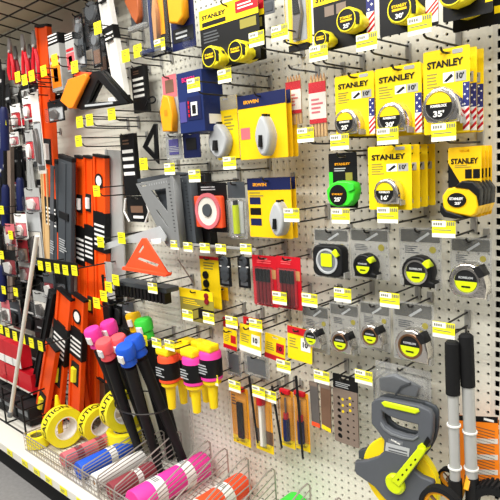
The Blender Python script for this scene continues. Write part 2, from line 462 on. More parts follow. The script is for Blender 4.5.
# ---- black/yellow cards of the top row
def fat_tape(root, d, cx, cy, r_px, num, y=0, cap='yellow'):
    x, z = rel(root, d + .035, cx, cy); r = pxr(cx, cy, d + .035, r_px)
    pts = []
    for k in range(17):
        a = math.radians(-20 + 230 * k / 16); pts.append((x + r * 1.1 * math.cos(a), z + r * 1.1 * math.sin(a)))
    pts += [(x - r * .75, z - r * .85), (x, z - r * 1.08), (x + r * .9, z - r * .95), (x + r * 1.5, z - r * .62), (x + r * 1.5, z - r * .1), (x + r * 1.25, z + r * .7), (x + r * .9, z + r * 1.05)]
    pts = pts[3:17] + pts[17:22]
    o = plate('tape_case', pts, y, y - .036, 'tapeyellow', root, bev=.004)
    band = [(x + r * .55, z + r * .75), (x + r * 1.15, z + r * .45), (x + r * 1.36, z - r * .1), (x + r * 1.3, z - r * .6), (x + r * .98, z - r * .55), (x + r * .98, z - r * .05), (x + r * .85, z + r * .35)]
    plate('rubber_grip', band, y - .03, y - .0385, 'black', o, bev=.001)
    MB().lathe([(0, y - .0375), (r * .92, y - .0375), (r * .98, y - .033), (0, y - .033)], (x, 0, z)).done('face_disc', 'black', o)
    MB().ringlathe([(r * .98, y - .035), (r * .98, y - .039), (r * .9, y - .039), (r * .9, y - .035)], (x, 0, z)).done('face_ring', 'tapeyellow', o)
    text('STANLEY', r * 1.25, x, z + r * .22, y - .038, 'yellow', o, height=r * .22)
    patch('face_label', x - r * .6, z - r * .12, x + r * .6, z + .04 * r, y - .0376, 'yellow2', o)
    if num: text(num, r * .66, x, z - r * .5, y - .038, 'white', o, height=r * .36)
    return o
def twin_pack():
    d = .15
    root, w, h = product('carded_tape_measure', 'black and yellow card holding two yellow tape measures side by side', 'tape measure', (199, 2, 258, 66), d, 'twin packs of yellow tape measures')
    card(root, w, h, 'black')
    patch('header_panel', -w * .5, h * .69, w * .5, h, -.0002, 'yellow', root)
    text('STANLEY', w * .42, -w * .24, h * .87, -.0012, 'black', root, height=h * .07)
    patch('black_band', -w * .45, h * .72, -w * .03, h * .79, -.0009, 'black', root)
    patch('red_label', w * .14, h * .78, w * .5, h * .96, -.0009, 'red', root)
    lines('label_print', w * .18, h * .82, w * .46, h * .92, 2, -.0018, 'white', root)
    patch('picture_panel', w * .2, h * .52, w * .46, h * .66, -.0002, 'olive', root)
    lines('small_print', -w * .44, h * .44, -w * .1, h * .64, 4, -.0004, 'midgrey', root)
    fat_tape(root, d, 210, 57, 10.5, None, -.001); fat_tape(root, d, 236, 51, 10.5, None, -.001)
    dup(root, 0, .024, 0, 'black and yellow twin tape card hanging behind the front twin pack')
twin_pack()
def combo():
    d = .15
    root, w, h = product('carded_tape_measure', "black card with a small and a large yellow tape measure, the large marked 25'", 'tape measure', (312, -26, 373, 48), d)
    card(root, w, h, 'black')
    patch('header_panel', -w * .5, h * .66, w * .36, h, -.0002, 'yellow', root)
    text('STANLEY', w * .5, -w * .2, h * .75, -.0012, 'black', root, height=h * .09)
    for k in (0, 1): patch('feature_icon', -w * (.3 - .2 * k), h * .48, -w * (.14 - .2 * k), h * .62, -.0002, 'taupe', root)
    flag_side(root, w * .38, h * .08, w * .5, h * .7, -.0002)
    fat_tape(root, d, 321, 39, 8, None, -.001); fat_tape(root, d, 347, 20, 12, "25'", -.001)
combo()
def thirty():
    d = .16
    root, w, h = product('carded_tape_measure', "black card holding a yellow tape measure marked 30', above the chrome 30' and 35' tapes", 'tape measure', (378, -40, 437, 32), d)
    card(root, w, h, 'black')
    flag_side(root, w * .3, h * .05, w * .5, h * .7, -.0002)
    fat_tape(root, d, 400, 9, 14, "30'", -.001)
thirty()
def topblack():
    d = .15
    root, w, h = product('carded_tape_measure', 'black card with a yellow-faced tape measure cut off by the photo top near the upright', 'tape measure', (442, -60, 492, 18), d)
    card(root, w, h, 'black')
    patch('yellow_panel', w * .36, h * .14, w * .5, h * .24, -.0002, 'yellow', root)
    fat_tape(root, d, 452, -8, 14, None, -.001)
    dup(root, 0, .05, -.015, 'black tape card hanging behind the card cut off by the photo top')
topblack()

# ---- grey carded tapes of the middle rows
def grey_tape(label, b, d, tc, tr, body, kind, ring='chrome', group=None, square=False):
    root, w, h = product('carded_tape_measure', label, 'tape measure', b, d, group)
    card(root, w, h, 'smoke')
    patch('header_panel', -w * .46, h * .76, w * .46, h * .97, -.0002, 'smokehead', root, r=.003)
    lines('small_print', -w * .36, h * .56, -w * .02, h * .7, 4, -.0004, 'midgrey', root)
    plate('round_badge', circ(w * .3, h * .64, w * .075), -.0002, -.0008, 'olive', root)
    plate('header_picture', [(-w * .1, h * .78), (w * .2, h * .93), (w * .24, h * .9), (-.04 * w, h * .76)], -.0009, -.0014, 'lightgrey', root)
    x, z = rel(root, d + .03, *tc); r = pxr(*tc, d + .03, tr)
    o = tape(root, x, z, r, body, ring, 'grey' if square else 'softblack', None if square else 'lime', None, None, y=-.001, kind=kind, lens_up=False, inner=.7 if square else .66)
    if square:
        s = r * .42
        patch('green_square', x - s, z - s * .8, x + s, z + s * 1.2, -.0375, 'lime', o, r=.004)
    else:
        text('KOMELON', r * .8, x, z + r * .22, -.0375, 'lightgrey', o, height=r * .13)
        lines('face_print', x - r * .25, z - r * .4, x + r * .25, z - r * .2, 1, -.0375, 'black', o)
    if body in ('black', 'softblack'):
        pts = [(x + r * .45, z + r * .62), (x + r * .7, z + r * .82), (x + r * 1.0, z + r * .45), (x + r * .78, z + r * .3)]
        plate('thumb_lock', pts, -.02, -.042, 'lime', o, bev=.001)
    else:
        pts = [(x + r * .35, z + r * .8), (x + r * .75, z + r * .95), (x + r * 1.05, z + r * .4), (x + r * .72, z + r * .25)]
        plate('thumb_lock', pts, -.006, -.038, 'softblack', o, bev=.001)
    blister = [(x - r * 1.25, z - r * 1.15), (x + r * 1.4, z - r * 1.15), (x + r * 1.4, z + r * .9), (x + r * .8, z + r * 1.3), (x - r * .8, z + r * 1.3), (x - r * 1.25, z + r * .8)]
    return root
G = 'grey carded tape measures'
grey_tape('grey carded tape measure with a square lime label in a grey dial', (314, 229, 349, 278), .1, (328, 261), 15.5, 'softblack', 'square', 'lightgrey', G, True)
grey_tape('grey carded black tape measure with a small lime face, left of the larger black one', (350, 229, 389, 279), .1, (364, 266), 12, 'black', 'd', 'black', G)
grey_tape('grey carded large black tape measure with a chrome-ringed lime face', (399, 228, 441, 287), .11, (417, 272), 16, 'black', 'd', 'chrome', G)
grey_tape('grey carded large chrome tape measure with a lime face, beside the slotted upright', (450, 238, 491, 294), .1, (467, 281), 17.5, 'chrome', 'chrome', 'chrome', G)
grey_tape('grey carded smallest chrome tape measure, leftmost of the lower row', (303, 306, 329, 352), .09, (312, 338), 9.5, 'chrome', 'chrome', 'chrome', G)
grey_tape('grey carded chrome tape measure with a bronze ring, second in the lower row', (330, 304, 359, 351), .09, (341, 342), 11, 'chrome', 'chrome', 'bronze', G)
grey_tape('grey carded chrome tape measure third in the lower row, beside its largest one', (360, 303, 390, 350), .09, (371, 336), 11, 'chrome', 'chrome', 'bronze', G)
grey_tape('grey carded chrome tape measure with a bronze face ring, right end of the lower row', (393, 303, 433, 362), .1, (411, 346), 16, 'chrome', 'chrome', 'bronze', G)

# ---- chalk reels
def chalk_reel(root, x, z, sx, sz, y):
    pts = []
    for k in range(24):
        a = 2 * PI * k / 24; c, s = math.cos(a), math.sin(a)
        wf = 1 - .38 * max(0, s) ** 1.3 if s > 0 else 1 - .15 * (-s)
        pts.append((x + sx * c * wf, z + sz * s))
    o = plate('chalk_reel_case', pts, y, y - .034, 'lightgrey', root, bev=.006, label='grey teardrop reel case')
    MB().tube([(x - sx * .05, y - .037, z + sz * .05), (x - sx * .1, y - .037, z - sz * .55)], [sx * .2, sx * .26], 8).done('crank_handle', 'black', o, smooth=True)
    MB().box(x, y - .017, z + sz * 1.05, sx * .34, .014, sz * .12).done('line_outlet', 'softblack', o)
    return o
def chalk_card(label, b, d, rc, rw, rh, group, ncopy, cl=(), left=True):
    root, w, h = product('carded_chalk_reel', label, 'chalk reel', b, d, group)
    card(root, w, h, 'yellow2')
    patch('header_panel', -w * .5, h * .8, w * .5, h, -.0002, 'navy', root)
    text('IRWIN', w * .32, -w * .2, h * .89, -.0009, 'amber', root, height=h * .055)
    if left:
        for k in range(3): patch('feature_picture', -w * .46, h * (.2 + .18 * k), -w * .2, h * (.32 + .18 * k), -.0002, 'navy' if k != 1 else 'black', root)
        lines('small_print', -w * .46, h * .68, -w * .1, h * .78, 2, -.0004, 'olive', root)
    else: patch('pink_label', -w * .46, h * .32, -w * .26, h * .5, -.0002, 'rose', root)
    x, z = rel(root, d + .02, *rc); sx = pxr(*rc, d + .02, rw); sz = pxr(*rc, d + .02, rh)
    chalk_reel(root, x, z, sx, sz, -.001)
    for k in range(ncopy): dup(root, 0, .022 * (k + 1), 0, cl[k])
chalk_card('yellow chalk reel card with navy header and pink label, in front of a stack', (238, 93, 286, 159), .16, (265, 136), 10, 20, 'yellow carded chalk reels', 2, ['second yellow chalk reel card behind the one with the pink label', 'rearmost yellow chalk reel card behind the one with the pink label'], False)
chalk_card('yellow chalk reel card with navy header and small feature pictures', (248, 178, 291, 238), .12, (279, 219), 9.5, 17, 'yellow carded chalk reels', 1, ['yellow chalk reel card behind the one with small feature pictures'])
def chalk_blister():
    d = .13
    root, w, h = product('chalk_reel_pack', 'clear pack of a grey chalk reel against yellow, left of the navy-headed chalk reel', 'chalk reel', (216, 96, 238, 160), d)
    card(root, w, h, 'yellow', z0=0)
    patch('header_panel', -w * .5, h * .78, w * .5, h, -.0002, 'smoke', root)
    lines('small_print', -w * .1, h * .45, w * .4, h * .7, 5, -.0006, 'olive', root)
    x, z = rel(root, d + .02, 220, 141)
    chalk_reel(root, x, z, w * .42, h * .27, -.001)
chalk_blister()

# ---- pencils
def pencils(label, b, d, group):
    root, w, h = product('pencil_pack', label, 'pencils', b, d, group)
    mb = MB(); n = 5
    tips = MB()
    for k in range(n):
        x = -w * .38 + w * .76 * k / (n - 1)
        mb.box(x, -.005, h * .4, w * .13, .007, h * .76, .001); tips.lathe([(w * .065, h * .78), (w * .02, h * .84), (0, h * .85)], (x, -.005, 0), 'z', 6)
    mb.done('pencils', 'wood', root); tips.done('pencil_points', 'tan', root)
    patch('printed_band', -w * .5, h * .22, w * .5, h * .6, -.0092, 'offwhite', root)
    patch('red_band', -w * .5, h * .6, w * .5, h * .74, -.0092, 'red', root)
    patch('lower_band', -w * .5, h * .2, w * .5, h * .26, -.0095, 'red', root)
    lines('small_print', -w * .36, h * .32, w * .36, h * .54, 4, -.0102, 'rose', root)
    plate('clear_sleeve', [rrect(-w * .52, 0, w * .52, h, .003)], .0, -.0108, 'clear', root)
pencils('bundle of flat carpenter pencils in a red-banded sleeve, the left one of two', (288, 66, 303, 126), .11, 'carpenter pencil packs')
pencils('bundle of flat carpenter pencils in a red-banded sleeve, beside the yellow 25-foot card', (311, 62, 328, 139), .12, 'carpenter pencil packs')

# ---- generic packs
def pack(name, label, cat, b, d, base, header=None, bands=(), clear=False, depth=.0016, group=None, txt=None, tilt=0, lines_m=None, hole=True):
    "a carded or boxed pack: base card, header, coloured bands (x0,z0,x1,z1 as fractions, material)"
    root, w, h = product(name, label, cat, b, d, group, tilt)
    if depth > .003: MB().box(0, depth / 2, h / 2, w, depth, h, .0015).done('box_body', base, root)
    else: card(root, w, h, base, hole=hole)
    if header: patch('header_panel', -w * .5, h * header[1], w * .5, h, -.0002, header[0], root)
    for bnd in bands:
        x0, z0, x1, z1, m = bnd[:5]
        patch(bnd[5] if len(bnd) > 5 else 'printed_panel', w * x0, h * z0, w * x1, h * z1, -.0009, m, root)
    if txt:
        for s, x, z, ww, m in txt: text(s, w * ww, w * x, h * z, -.0018, m, root)
    if lines_m: lines('small_print', -w * .4, h * .3, w * .4, h * .55, 4, -.0018, lines_m, root)
    return root, w, h
def rod(root, x, z0, z1, r, m, y, name, taper=None, label=None):
    rr = [r, r] if not taper else taper
    return MB().tube([(x, y, z0), (x, y, z1)], rr, 10).done(name, m, root, label, True)
def bubble(root, x0, z0, x1, z1, dep, m='clear', y=0):
    return plate('blister_shell', [rrect(x0, z0, x1, z1, .006)], y - .0004, y - dep, m, root, bev=.002)

# multi-tool knife pack top row
root, w, h = pack('knife_pack', 'clear and yellow pack holding a grey folding knife, above the red-banded pencils', 'knife', (288, -16, 311, 46), .12, 'yellow', None, [(-.3, .08, .3, .9, 'lightgrey')])
plate('knife_body', [(-w * .2, h * .1), (w * .05, h * .1), (w * .22, h * .5), (w * .12, h * .82), (-w * .12, h * .82)], -.002, -.016, 'steel', root, bev=.002)
plate('knife_grip', [(-w * .1, h * .5), (w * .18, h * .5), (w * .1, h * .8), (-w * .1, h * .8)], -.0165, -.02, 'softblack', root)
bubble(root, -w * .42, h * .04, w * .42, h * .9, .024)
MB().box(0, -.006, -h * .04, w * .8, .016, h * .1).done('black_base', 'softblack', root)
pack('blade_pack', 'small black and grey pack on a short hook right of the twin tape pack', 'pack', (258, -14, 274, 15), .05, 'midgrey', ('black', .5), [(-.4, .1, .4, .4, 'charcoal')])

# blue laser box etc.
root, w, h = pack('boxed_laser', 'blue cardboard box with red lettering and a picture of a laser level', 'box', (178, 71, 203, 133), .2, 'boschblue', None, [(-.12, .2, .42, .58, 'navy', 'picture_panel'), (-.45, .18, -.18, .52, 'purple')], depth=.085, txt=[('BOSCH', -.02, .87, .5, 'magenta')])
MB().box(w * .16, -.003, h * .38, w * .24, .002, h * .22).done('device_picture', 'white', root); MB().box(w * .16, -.0046, h * .37, w * .14, .001, h * .14).done('device_screen', 'black', root)
for k in range(4): MB().box(w * .0 - w * .06, -.003, h * (.28 + .07 * k), w * .05, .001, h * .05).done('red_print', 'red', root)
MB().box(w * .502, .045, h * .2, .0008, .05, h * .16).done('side_label', 'white', root); MB().box(w * .502, .04, h * .55, .0008, .03, h * .2).done('side_panel', 'boschblue', root)
root, w, h = pack('stud_finder_pack', 'pack with an amber plastic sensor left of the blue laser box', 'sensor', (164, 75, 178, 134), .14, 'cardgrey', ('rose', .62), [(-.3, .7, .3, .92, 'brown')])
plate('sensor_body', [(-w * .3, .04 * h), (w * .38, .02 * h), (w * .48, h * .3), (w * .3, h * .62), (-w * .1, h * .66), (-w * .4, h * .4)], -.001, -.028, 'amber', root, bev=.004)
patch('sensor_button', -w * .05, h * .3, w * .16, h * .4, -.0285, 'orange2', root)
root, w, h = pack('hand_tool_pack', 'blue-edged clear pack with a tan and yellow hand tool, left of the yellow sensor', 'hand tool', (149, -14, 169, 57), .15, 'black', None, [(-.5, 0, -.36, 1, 'boschblue'), (-.2, .3, .28, .9, 'amber')])
plate('tool_body', [(-w * .1, h * .2), (w * .06, h * .2), (w * .1, h * .6), (0, h * .86), (-w * .12, h * .6)], -.002, -.02, 'tan', root, bev=.002)
MB().box(0, -.02, h * .05, w * 1.05, .06, h * .07, .004).done('clear_tray', 'clearblue', root)
bubble(root, -w * .46, h * .02, w * .46, h * .96, .03)
root, w, h = pack('stud_finder_pack', 'navy pack holding a rounded yellow wall sensor, second pack right of the copper one', 'sensor', (170, -16, 194, 50), .15, 'navy', None, [(-.44, .12, .44, .34, 'softblack')])
plate('sensor_body', [(-w * .28, h * .42), (w * .1, h * .36), (w * .34, h * .46), (w * .36, h), (-w * .3, h)], -.001, -.03, 'amber', root, bev=.006)
MB().box(w * .3, -.008, h * .06, w * .3, .03, h * .14, .004).done('clear_tray', 'clear', root)
lines('small_print', -w * .3, h * .16, w * .3, h * .3, 2, -.002, 'lightgrey', root)
root, w, h = pack('hand_tool_pack', 'small card with a copper brown tool at the top of the photo', 'hand tool', (130, -12, 147, 31), .09, 'charcoal', None, [])
plate('tool_body', [(-w * .5, h * .75), (-w * .1, h * .98), (w * .3, h * .7), (w * .3, h * .3), (w * .1, h * .12), (-w * .12, h * .3)], -.001, -.024, 'copper', root, bev=.003)
MB().box(0, -.01, h * .06, w, .018, h * .12, .003).done('clear_tray', 'smoke', root)
root, w, h = pack('laser_accessory_pack', 'clear pack of purple parts hanging below the amber sensor', 'pack', (166, 134, 182, 160), .1, 'cardgrey', None, [(-.3, .2, .3, .8, 'purple')], lines_m='lightgrey')
bubble(root, -w * .46, h * .05, w * .46, h * .9, .016)
root, w, h = pack('laser_accessory_pack', 'navy pack hanging below the blue laser box', 'pack', (183, 131, 200, 158), .1, 'navy', None, [(-.3, .3, .3, .75, 'softblack')])
pack('measuring_pack', 'small yellow and black pack with a red sticker right of the blue laser box', 'pack', (238, 96, 250, 130), .05, 'yellow', ('black', .7), [(-.2, .62, .4, .78, 'red')])

# orange tape reel and clear pack
root, w, h = product('carded_tape_reel', 'black card with an orange open tape reel behind a clear disc', 'tape reel', (196, 183, 227, 232), .12)
card(root, w, h, 'black')
lines('small_print', -w * .3, h * .84, w * .3, h * .94, 2, -.0005, 'lightgrey', root)
o = plate('reel_frame', [rrect(-w * .46, h * .1, w * .44, h * .74, .006)], -.001, -.02, 'orangered', root, bev=.003)
MB().lathe([(0, -.024), (w * .36, -.024), (w * .37, -.018), (0, -.018)], (w * .04, 0, h * .44)).done('clear_disc', 'offwhite', o)
MB().ringlathe([(w * .39, -.018), (w * .39, -.027), (w * .31, -.027), (w * .31, -.018)], (w * .04, 0, h * .44)).done('reel_rim', 'rose', o)
MB().lathe([(0, -.03), (w * .13, -.03), (w * .15, -.02), (0, -.02)], (w * .04, 0, h * .46)).done('reel_hub', 'charcoal', o)
root, w, h = pack('marker_pack', 'grey clear pack with a pale green marker, right of the orange tape reel', 'marker', (229, 182, 246, 239), .12, 'smoke', ('charcoal', .72), [(-.36, .1, .36, .66, 'lightgrey')])
rod(root, 0, h * .1, h * .6, w * .14, 'lime', -.008, 'marker_body'); rod(root, 0, h * .6, h * .68, w * .1, 'softblack', -.008, 'marker_cap')
bubble(root, -w * .4, h * .04, w * .4, h * .7, .02)

# red packs
def red_pack(label, b, d):
    root, w, h = product('red_card_pack', label, 'pack', b, d, 'red carded pencil sets')
    card(root, w, h, 'red')
    lines('small_print', -w * .3, h * .84, w * .3, h * .92, 2, -.0005, 'coral', root)
    for k in range(4):
        x = -w * .27 + w * .15 * k
        rod(root, x, h * .06, h * .52, w * .045, 'darkred', -.004, 'marker_body'); rod(root, x, h * .5, h * .74, w * .065, 'black', -.005, 'marker_cap')
    patch('tan_label', w * .3, h * .56, w * .46, h * .74, -.0002, 'tan', root)
    bubble(root, -w * .4, h * .04, w * .36, h * .78, .014)
red_pack('red card of black-capped markers, left of the identical pair', (253, 256, 277, 306), .11)
red_pack('red card of black-capped markers, right of the identical pair', (277, 257, 301, 309), .11)

# yellow packs under the short ticket rail
root, w, h = pack('bit_pack', 'tall narrow yellow card with black disc pictures under the ticket rail', 'pack', (201, 257, 220, 308), .06, 'yellow', ('red', .94), [])
for k in range(3):
    MB().lathe([(0, -.006), (w * .14, -.006), (w * .14, -.001), (0, -.001)], (-w * .2, 0, h * (.3 + .17 * k))).done('black_disc', 'black', root)
lines('small_print', -w * .3, h * .74, w * .4, h * .9, 3, -.0006, 'olive', root)
for i, b in enumerate(((219, 257, 231, 286), (238, 257, 250, 288))):
    root, w, h = pack('black_disc_pack', ['black pack of round cutters beside the tall narrow yellow card', 'black pack of round cutters beside the red marker card'][i], 'pack', b, .09, 'black', None, [(-.4, .66, .4, .7, 'white'), (-.3, .08, .3, .2, 'midgrey')], group='black round cutter packs')
    for zz in (.36, .54, .84): MB().lathe([(0, -.007), (w * .3, -.005), (w * .34, -.001), (0, -.001)], (0, 0, h * zz)).done('round_cutter', 'charcoal', root)
root, w, h = pack('wide_yellow_pack', 'wide translucent yellow pack with a black lower part left of the narrow card', 'pack', (180, 290, 213, 322), .1, 'olive', ('yellow', .72), [(.05, .14, .5, .44, 'black')])
for zz in (.7, .86): MB().lathe([(0, -.004), (w * .06, -.004), (w * .06, 0), (0, 0)], (w * .32, 0, h * zz)).done('round_window', 'darkred', root)
lines('small_print', -w * .4, h * .5, w * .2, h * .68, 3, -.0006, 'yellow', root)
pack('yellow_card', 'dull yellow card hanging behind the tall narrow yellow card', 'pack', (217, 287, 228, 300), .03, 'yellow2')
o = plate('metal_square', [(0, 0), (.0, .01), (-.075, .085), (-.08, .085)], 0, -.002, 'taupe', None); q = P(193, 283, .02); o.location = q
tag(o, 'thin brown metal strip leaning under the ticket rail by the slotted upright', 'strip')

# short ticket rail over those
def rail(name, label, p0, p1, d, tickets, drop=.0, h=.03, tw=.04, th=.036, m='wire', side=None):
    "front rail along the board carried on two arms, with tickets"
    a, b = P(*p0, d), P(*p1, d); z = (a.z + b.z) / 2
    root = thing(name, label, 'rail', ((a.x + b.x) / 2, -.0005, z))
    L = abs(b.x - a.x)
    MB().box(0, -d, 0, L, .006, h, .001).done('front_strip', m, root)
    for sx in (-L / 2 + .02, L / 2 - .02):
        MB().tube([(sx, -.002, 0), (sx, -d, 0)], .003).done('arm', 'wire', root)
        MB().box(sx, -.004, 0, .02, .006, .05).done('back_plate', 'zinc', root)
    for tx, ty in tickets:
        q = P(tx, ty, d + .005); price_tag(root, q.x - root.location.x, -d - .005, q.z - z, tw, th, plain=tx < 150)
    return root
rail('ticket_rail', 'long zinc wire rail carrying five yellow tickets beneath the grey speed square', (168, 244), (256, 248), .16, [(175, 245), (188, 247), (205, 248), (221, 249), (246, 249)], h=.008, tw=.046, th=.032, m='zinc')

# yellow red-white folded rulers / blades
def ruler_card(label, b, d, top, label_m, bottom, num, group='yellow packs of spare blades'):
    root, w, h = product('blade_card', label, 'pack', b, d, group, math.radians(random.uniform(2, 6)))
    card(root, w, h, 'yellow')
    if top: patch('header_panel', -w * .5, h * .78, w * .5, h, -.0002, top, root)
    patch('count_label', w * .06, h * .34, w * .44, h * .72, -.0002, label_m, root)
    if num: text(num, w * .2, w * .24, h * .53, -.0012, 'black', root)
    if bottom: patch('lower_panel', -w * .5, 0, w * .5, h * .2, -.0002, bottom, root)
    lines('small_print', -w * .42, h * .34, -w * .02, h * .68, 4, -.0004, 'olive', root)
    return root
ruler_card('yellow blade card with a red lower strip, leftmost of the overlapping four', (223, 329, 236, 349), .1, None, 'red', 'red', None)
ruler_card('yellow blade card with a white lower strip and a white 10 label', (239, 326, 260, 353), .13, None, 'white', 'white', '10')
ruler_card('yellow blade card with a red label and red lower strip, third of the overlapping four', (264, 335, 284, 360), .1, None, 'red', 'red', '10')
ruler_card('yellow blade card with a red top strip, right end of the overlapping four', (287, 328, 311, 361), .12, 'red', 'white', None, '10')
for i, b in enumerate(((223, 318, 238, 328), (243, 318, 262, 326))):
    pack('red_header_card', ['short red card behind the leftmost yellow blade card', 'short red card behind the yellow blade card with white strip'][i], 'pack', b, .03, 'red', None, [(-.3, .2, .3, .5, 'offwhite')])
for i, b in enumerate(((227, 350, 241, 376), (244, 355, 269, 377))):
    root, w, h = pack('clear_blade_pack', ['narrow grey clear pack hanging below the leftmost yellow blade card', 'wide grey clear pack hanging below the white-striped blade card'][i], 'pack', b, .07, 'smoke', None, [(-.35, .15, .35, .85, 'grey')])
    bubble(root, -w * .42, h * .06, w * .42, h * .94, .01)

# yellow scriber packs
def thin_pack(label, b, d, item, group='thin yellow tool packs'):
    root, w, h = product('thin_tool_pack', label, 'hand tool', b, d, group)
    card(root, w, h, 'amber')
    patch('yellow_foot', -w * .5, 0, w * .5, h * .14, -.0002, 'yellow', root)
    if item == 'black':
        MB().box(w * .05, -.006, h * .44, w * .3, .01, h * .62, .002).done('tool_body', 'softblack', root); patch('foot_hole', -w * .3, h * .04, -w * .18, h * .09, -.0009, 'black', root)
        lines('small_print', -w * .44, h * .66, -w * .12, h * .86, 4, -.0006, 'brown', root)
    elif item == 'white':
        rod(root, 0, h * .12, h * .9, w * .15, 'offwhite', -.006, 'tool_body'); rod(root, 0, h * .8, h * .98, w * .2, 'red', -.007, 'tool_cap')
        patch('brown_panel', -w * .5, h * .14, w * .5, h * .36, -.0002, 'brown', root)
    else:
        rod(root, 0, h * .14, h * .52, w * .2, 'navy', -.007, 'tool_handle'); rod(root, 0, h * .5, h * .62, w * .15, 'red', -.007, 'tool_collar'); rod(root, 0, h * .6, h * .88, w * .06, 'steel', -.007, 'tool_shank')
    bubble(root, -w * .42, h * .1, w * .42, h * .92, .016)
    MB().box(0, -.006, h * .99, w * .7, .014, h * .08, .003).done('red_cap', 'red', root)
thin_pack('thin amber pack holding a black tool, leftmost of the four thin packs', (232, 388, 249, 444), .07, 'black')
thin_pack('thin amber pack holding a white pencil-like tool', (255, 392, 272, 451), .09, 'white')
thin_pack('thin amber pack holding a blue-handled tool with a clear gap beside the white one', (281, 391, 294, 447), .08, 'blue')
thin_pack('thin amber pack holding a blue-handled tool, right end of the four thin packs', (295, 393, 309, 450), .08, 'blue')
for i, (a, b) in enumerate((((249, 376), (258, 444)), ((272, 386), (282, 449)), ((296, 376), (303, 460)))):
    p0, p1 = P(*a, .105), P(*b, .105)
    mw, L = beam_mw(p0, p1)
    r = thing('scribe_rod', ['thin black rod hanging between the black and white tool packs', 'thin black rod hanging left of the two blue-handled tool packs', 'long thin black rod hanging across the right blue-handled tool pack'][i], 'rod', None, 'thin black rods', mw=mw)
    MB().tube([(0, 0, L * .02), (0, 0, L)], [.0035, .0042], 8).done('rod_shaft', 'softblack', r, smooth=True); MB().tube([(0, 0, 0), (0, 0, L * .03)], [.001, .003], 6).done('rod_tip', 'steel', r)

# feeler rulers and drill gauge
for i, (pts, m, lab) in enumerate((([(309, 381), (317, 383), (320, 428), (312, 425)], 'steel', 'flat steel blade in a sleeve with an orange end, left of the dark one'), ([(320, 383), (330, 386), (331, 433), (322, 428)], 'brown', 'dark brown flat blade left of the drill gauge plate'))):
    c = P((pts[0][0] + pts[2][0]) / 2, (pts[0][1] + pts[2][1]) / 2, .08)
    r = thing('flat_blade', lab, 'blade', (c.x, -.08, c.z))
    plate('blade', loc_px(r, .08, pts), 0, .004, m, r)
    q = [pts[3], pts[2], (pts[2][0], pts[2][1] - 4), (pts[3][0], pts[3][1] - 4)]
    plate('blade_end', loc_px(r, .08, q), -.0004, -.001, 'orangered' if i == 0 else 'yellow', r)
    q = [pts[0], pts[1], (pts[1][0], pts[1][1] + 4), (pts[0][0], pts[0][1] + 4)]
    plate('blade_head', loc_px(r, .08, q), -.0004, -.001, 'taupe', r)
def gauge():
    d = .08
    root, w, h = product('drill_gauge', 'brown drill gauge plate with rows of round holes and a black header', 'gauge', (334, 377, 358, 444), d)
    loops = [rrect(-w / 2, 0, w / 2, h * .8, .004)]
    for k in range(7):
        z = h * (.1 + .095 * k)
        loops += [circ(-w * .26, z, w * (.1 - .006 * k), 12), circ(w * .08, z, w * (.06 - .004 * k), 10), circ(w * .32, z, w * .04, 8)]
    plate('gauge_plate', loops, 0, -.003, 'taupe', root)
    plate('backing', [rrect(-w / 2 + .001, .001, w / 2 - .001, h * .79, .004)], .003, .001, 'black', root)
    for k in range(6): MB().lathe([(0, -.0036), (w * .05, -.0036), (w * .05, -.003), (0, -.003)], (w * (-.1 + .3 * (k % 2)), 0, h * (.48 + .045 * k)), seg=10).done('yellow_mark', 'yellow', root)
    o = card(root, w * 1.02, h * .22, 'black', z0=h * .79, name='header_card')
    lines('header_print', -w * .4, h * .82, w * .4, h * .9, 3, -.0005, 'lightgrey', root)
gauge()

# clear pack above the reel
root, w, h = pack('clear_tool_pack', 'clear plastic pack with grey fittings hanging above the big tape reel', 'pack', (375, 366, 430, 405), .1, 'smoke', None, [(.0, .06, .36, .2, 'offwhite')])
bubble(root, -w * .46, h * .04, w * .46, h * .86, .026)
plate('grey_fitting', [(-w * .36, h * .3), (w * .3, h * .36), (w * .34, h * .62), (-w * .1, h * .8), (-w * .38, h * .6)], -.002, -.018, 'grey', root, bev=.003)
MB().tube([(-w * .1, -.022, h * .2), (w * .05, -.022, h * .55), (w * .22, -.022, h * .7)], .003, 6).done('wire_clip', 'charcoal', root)

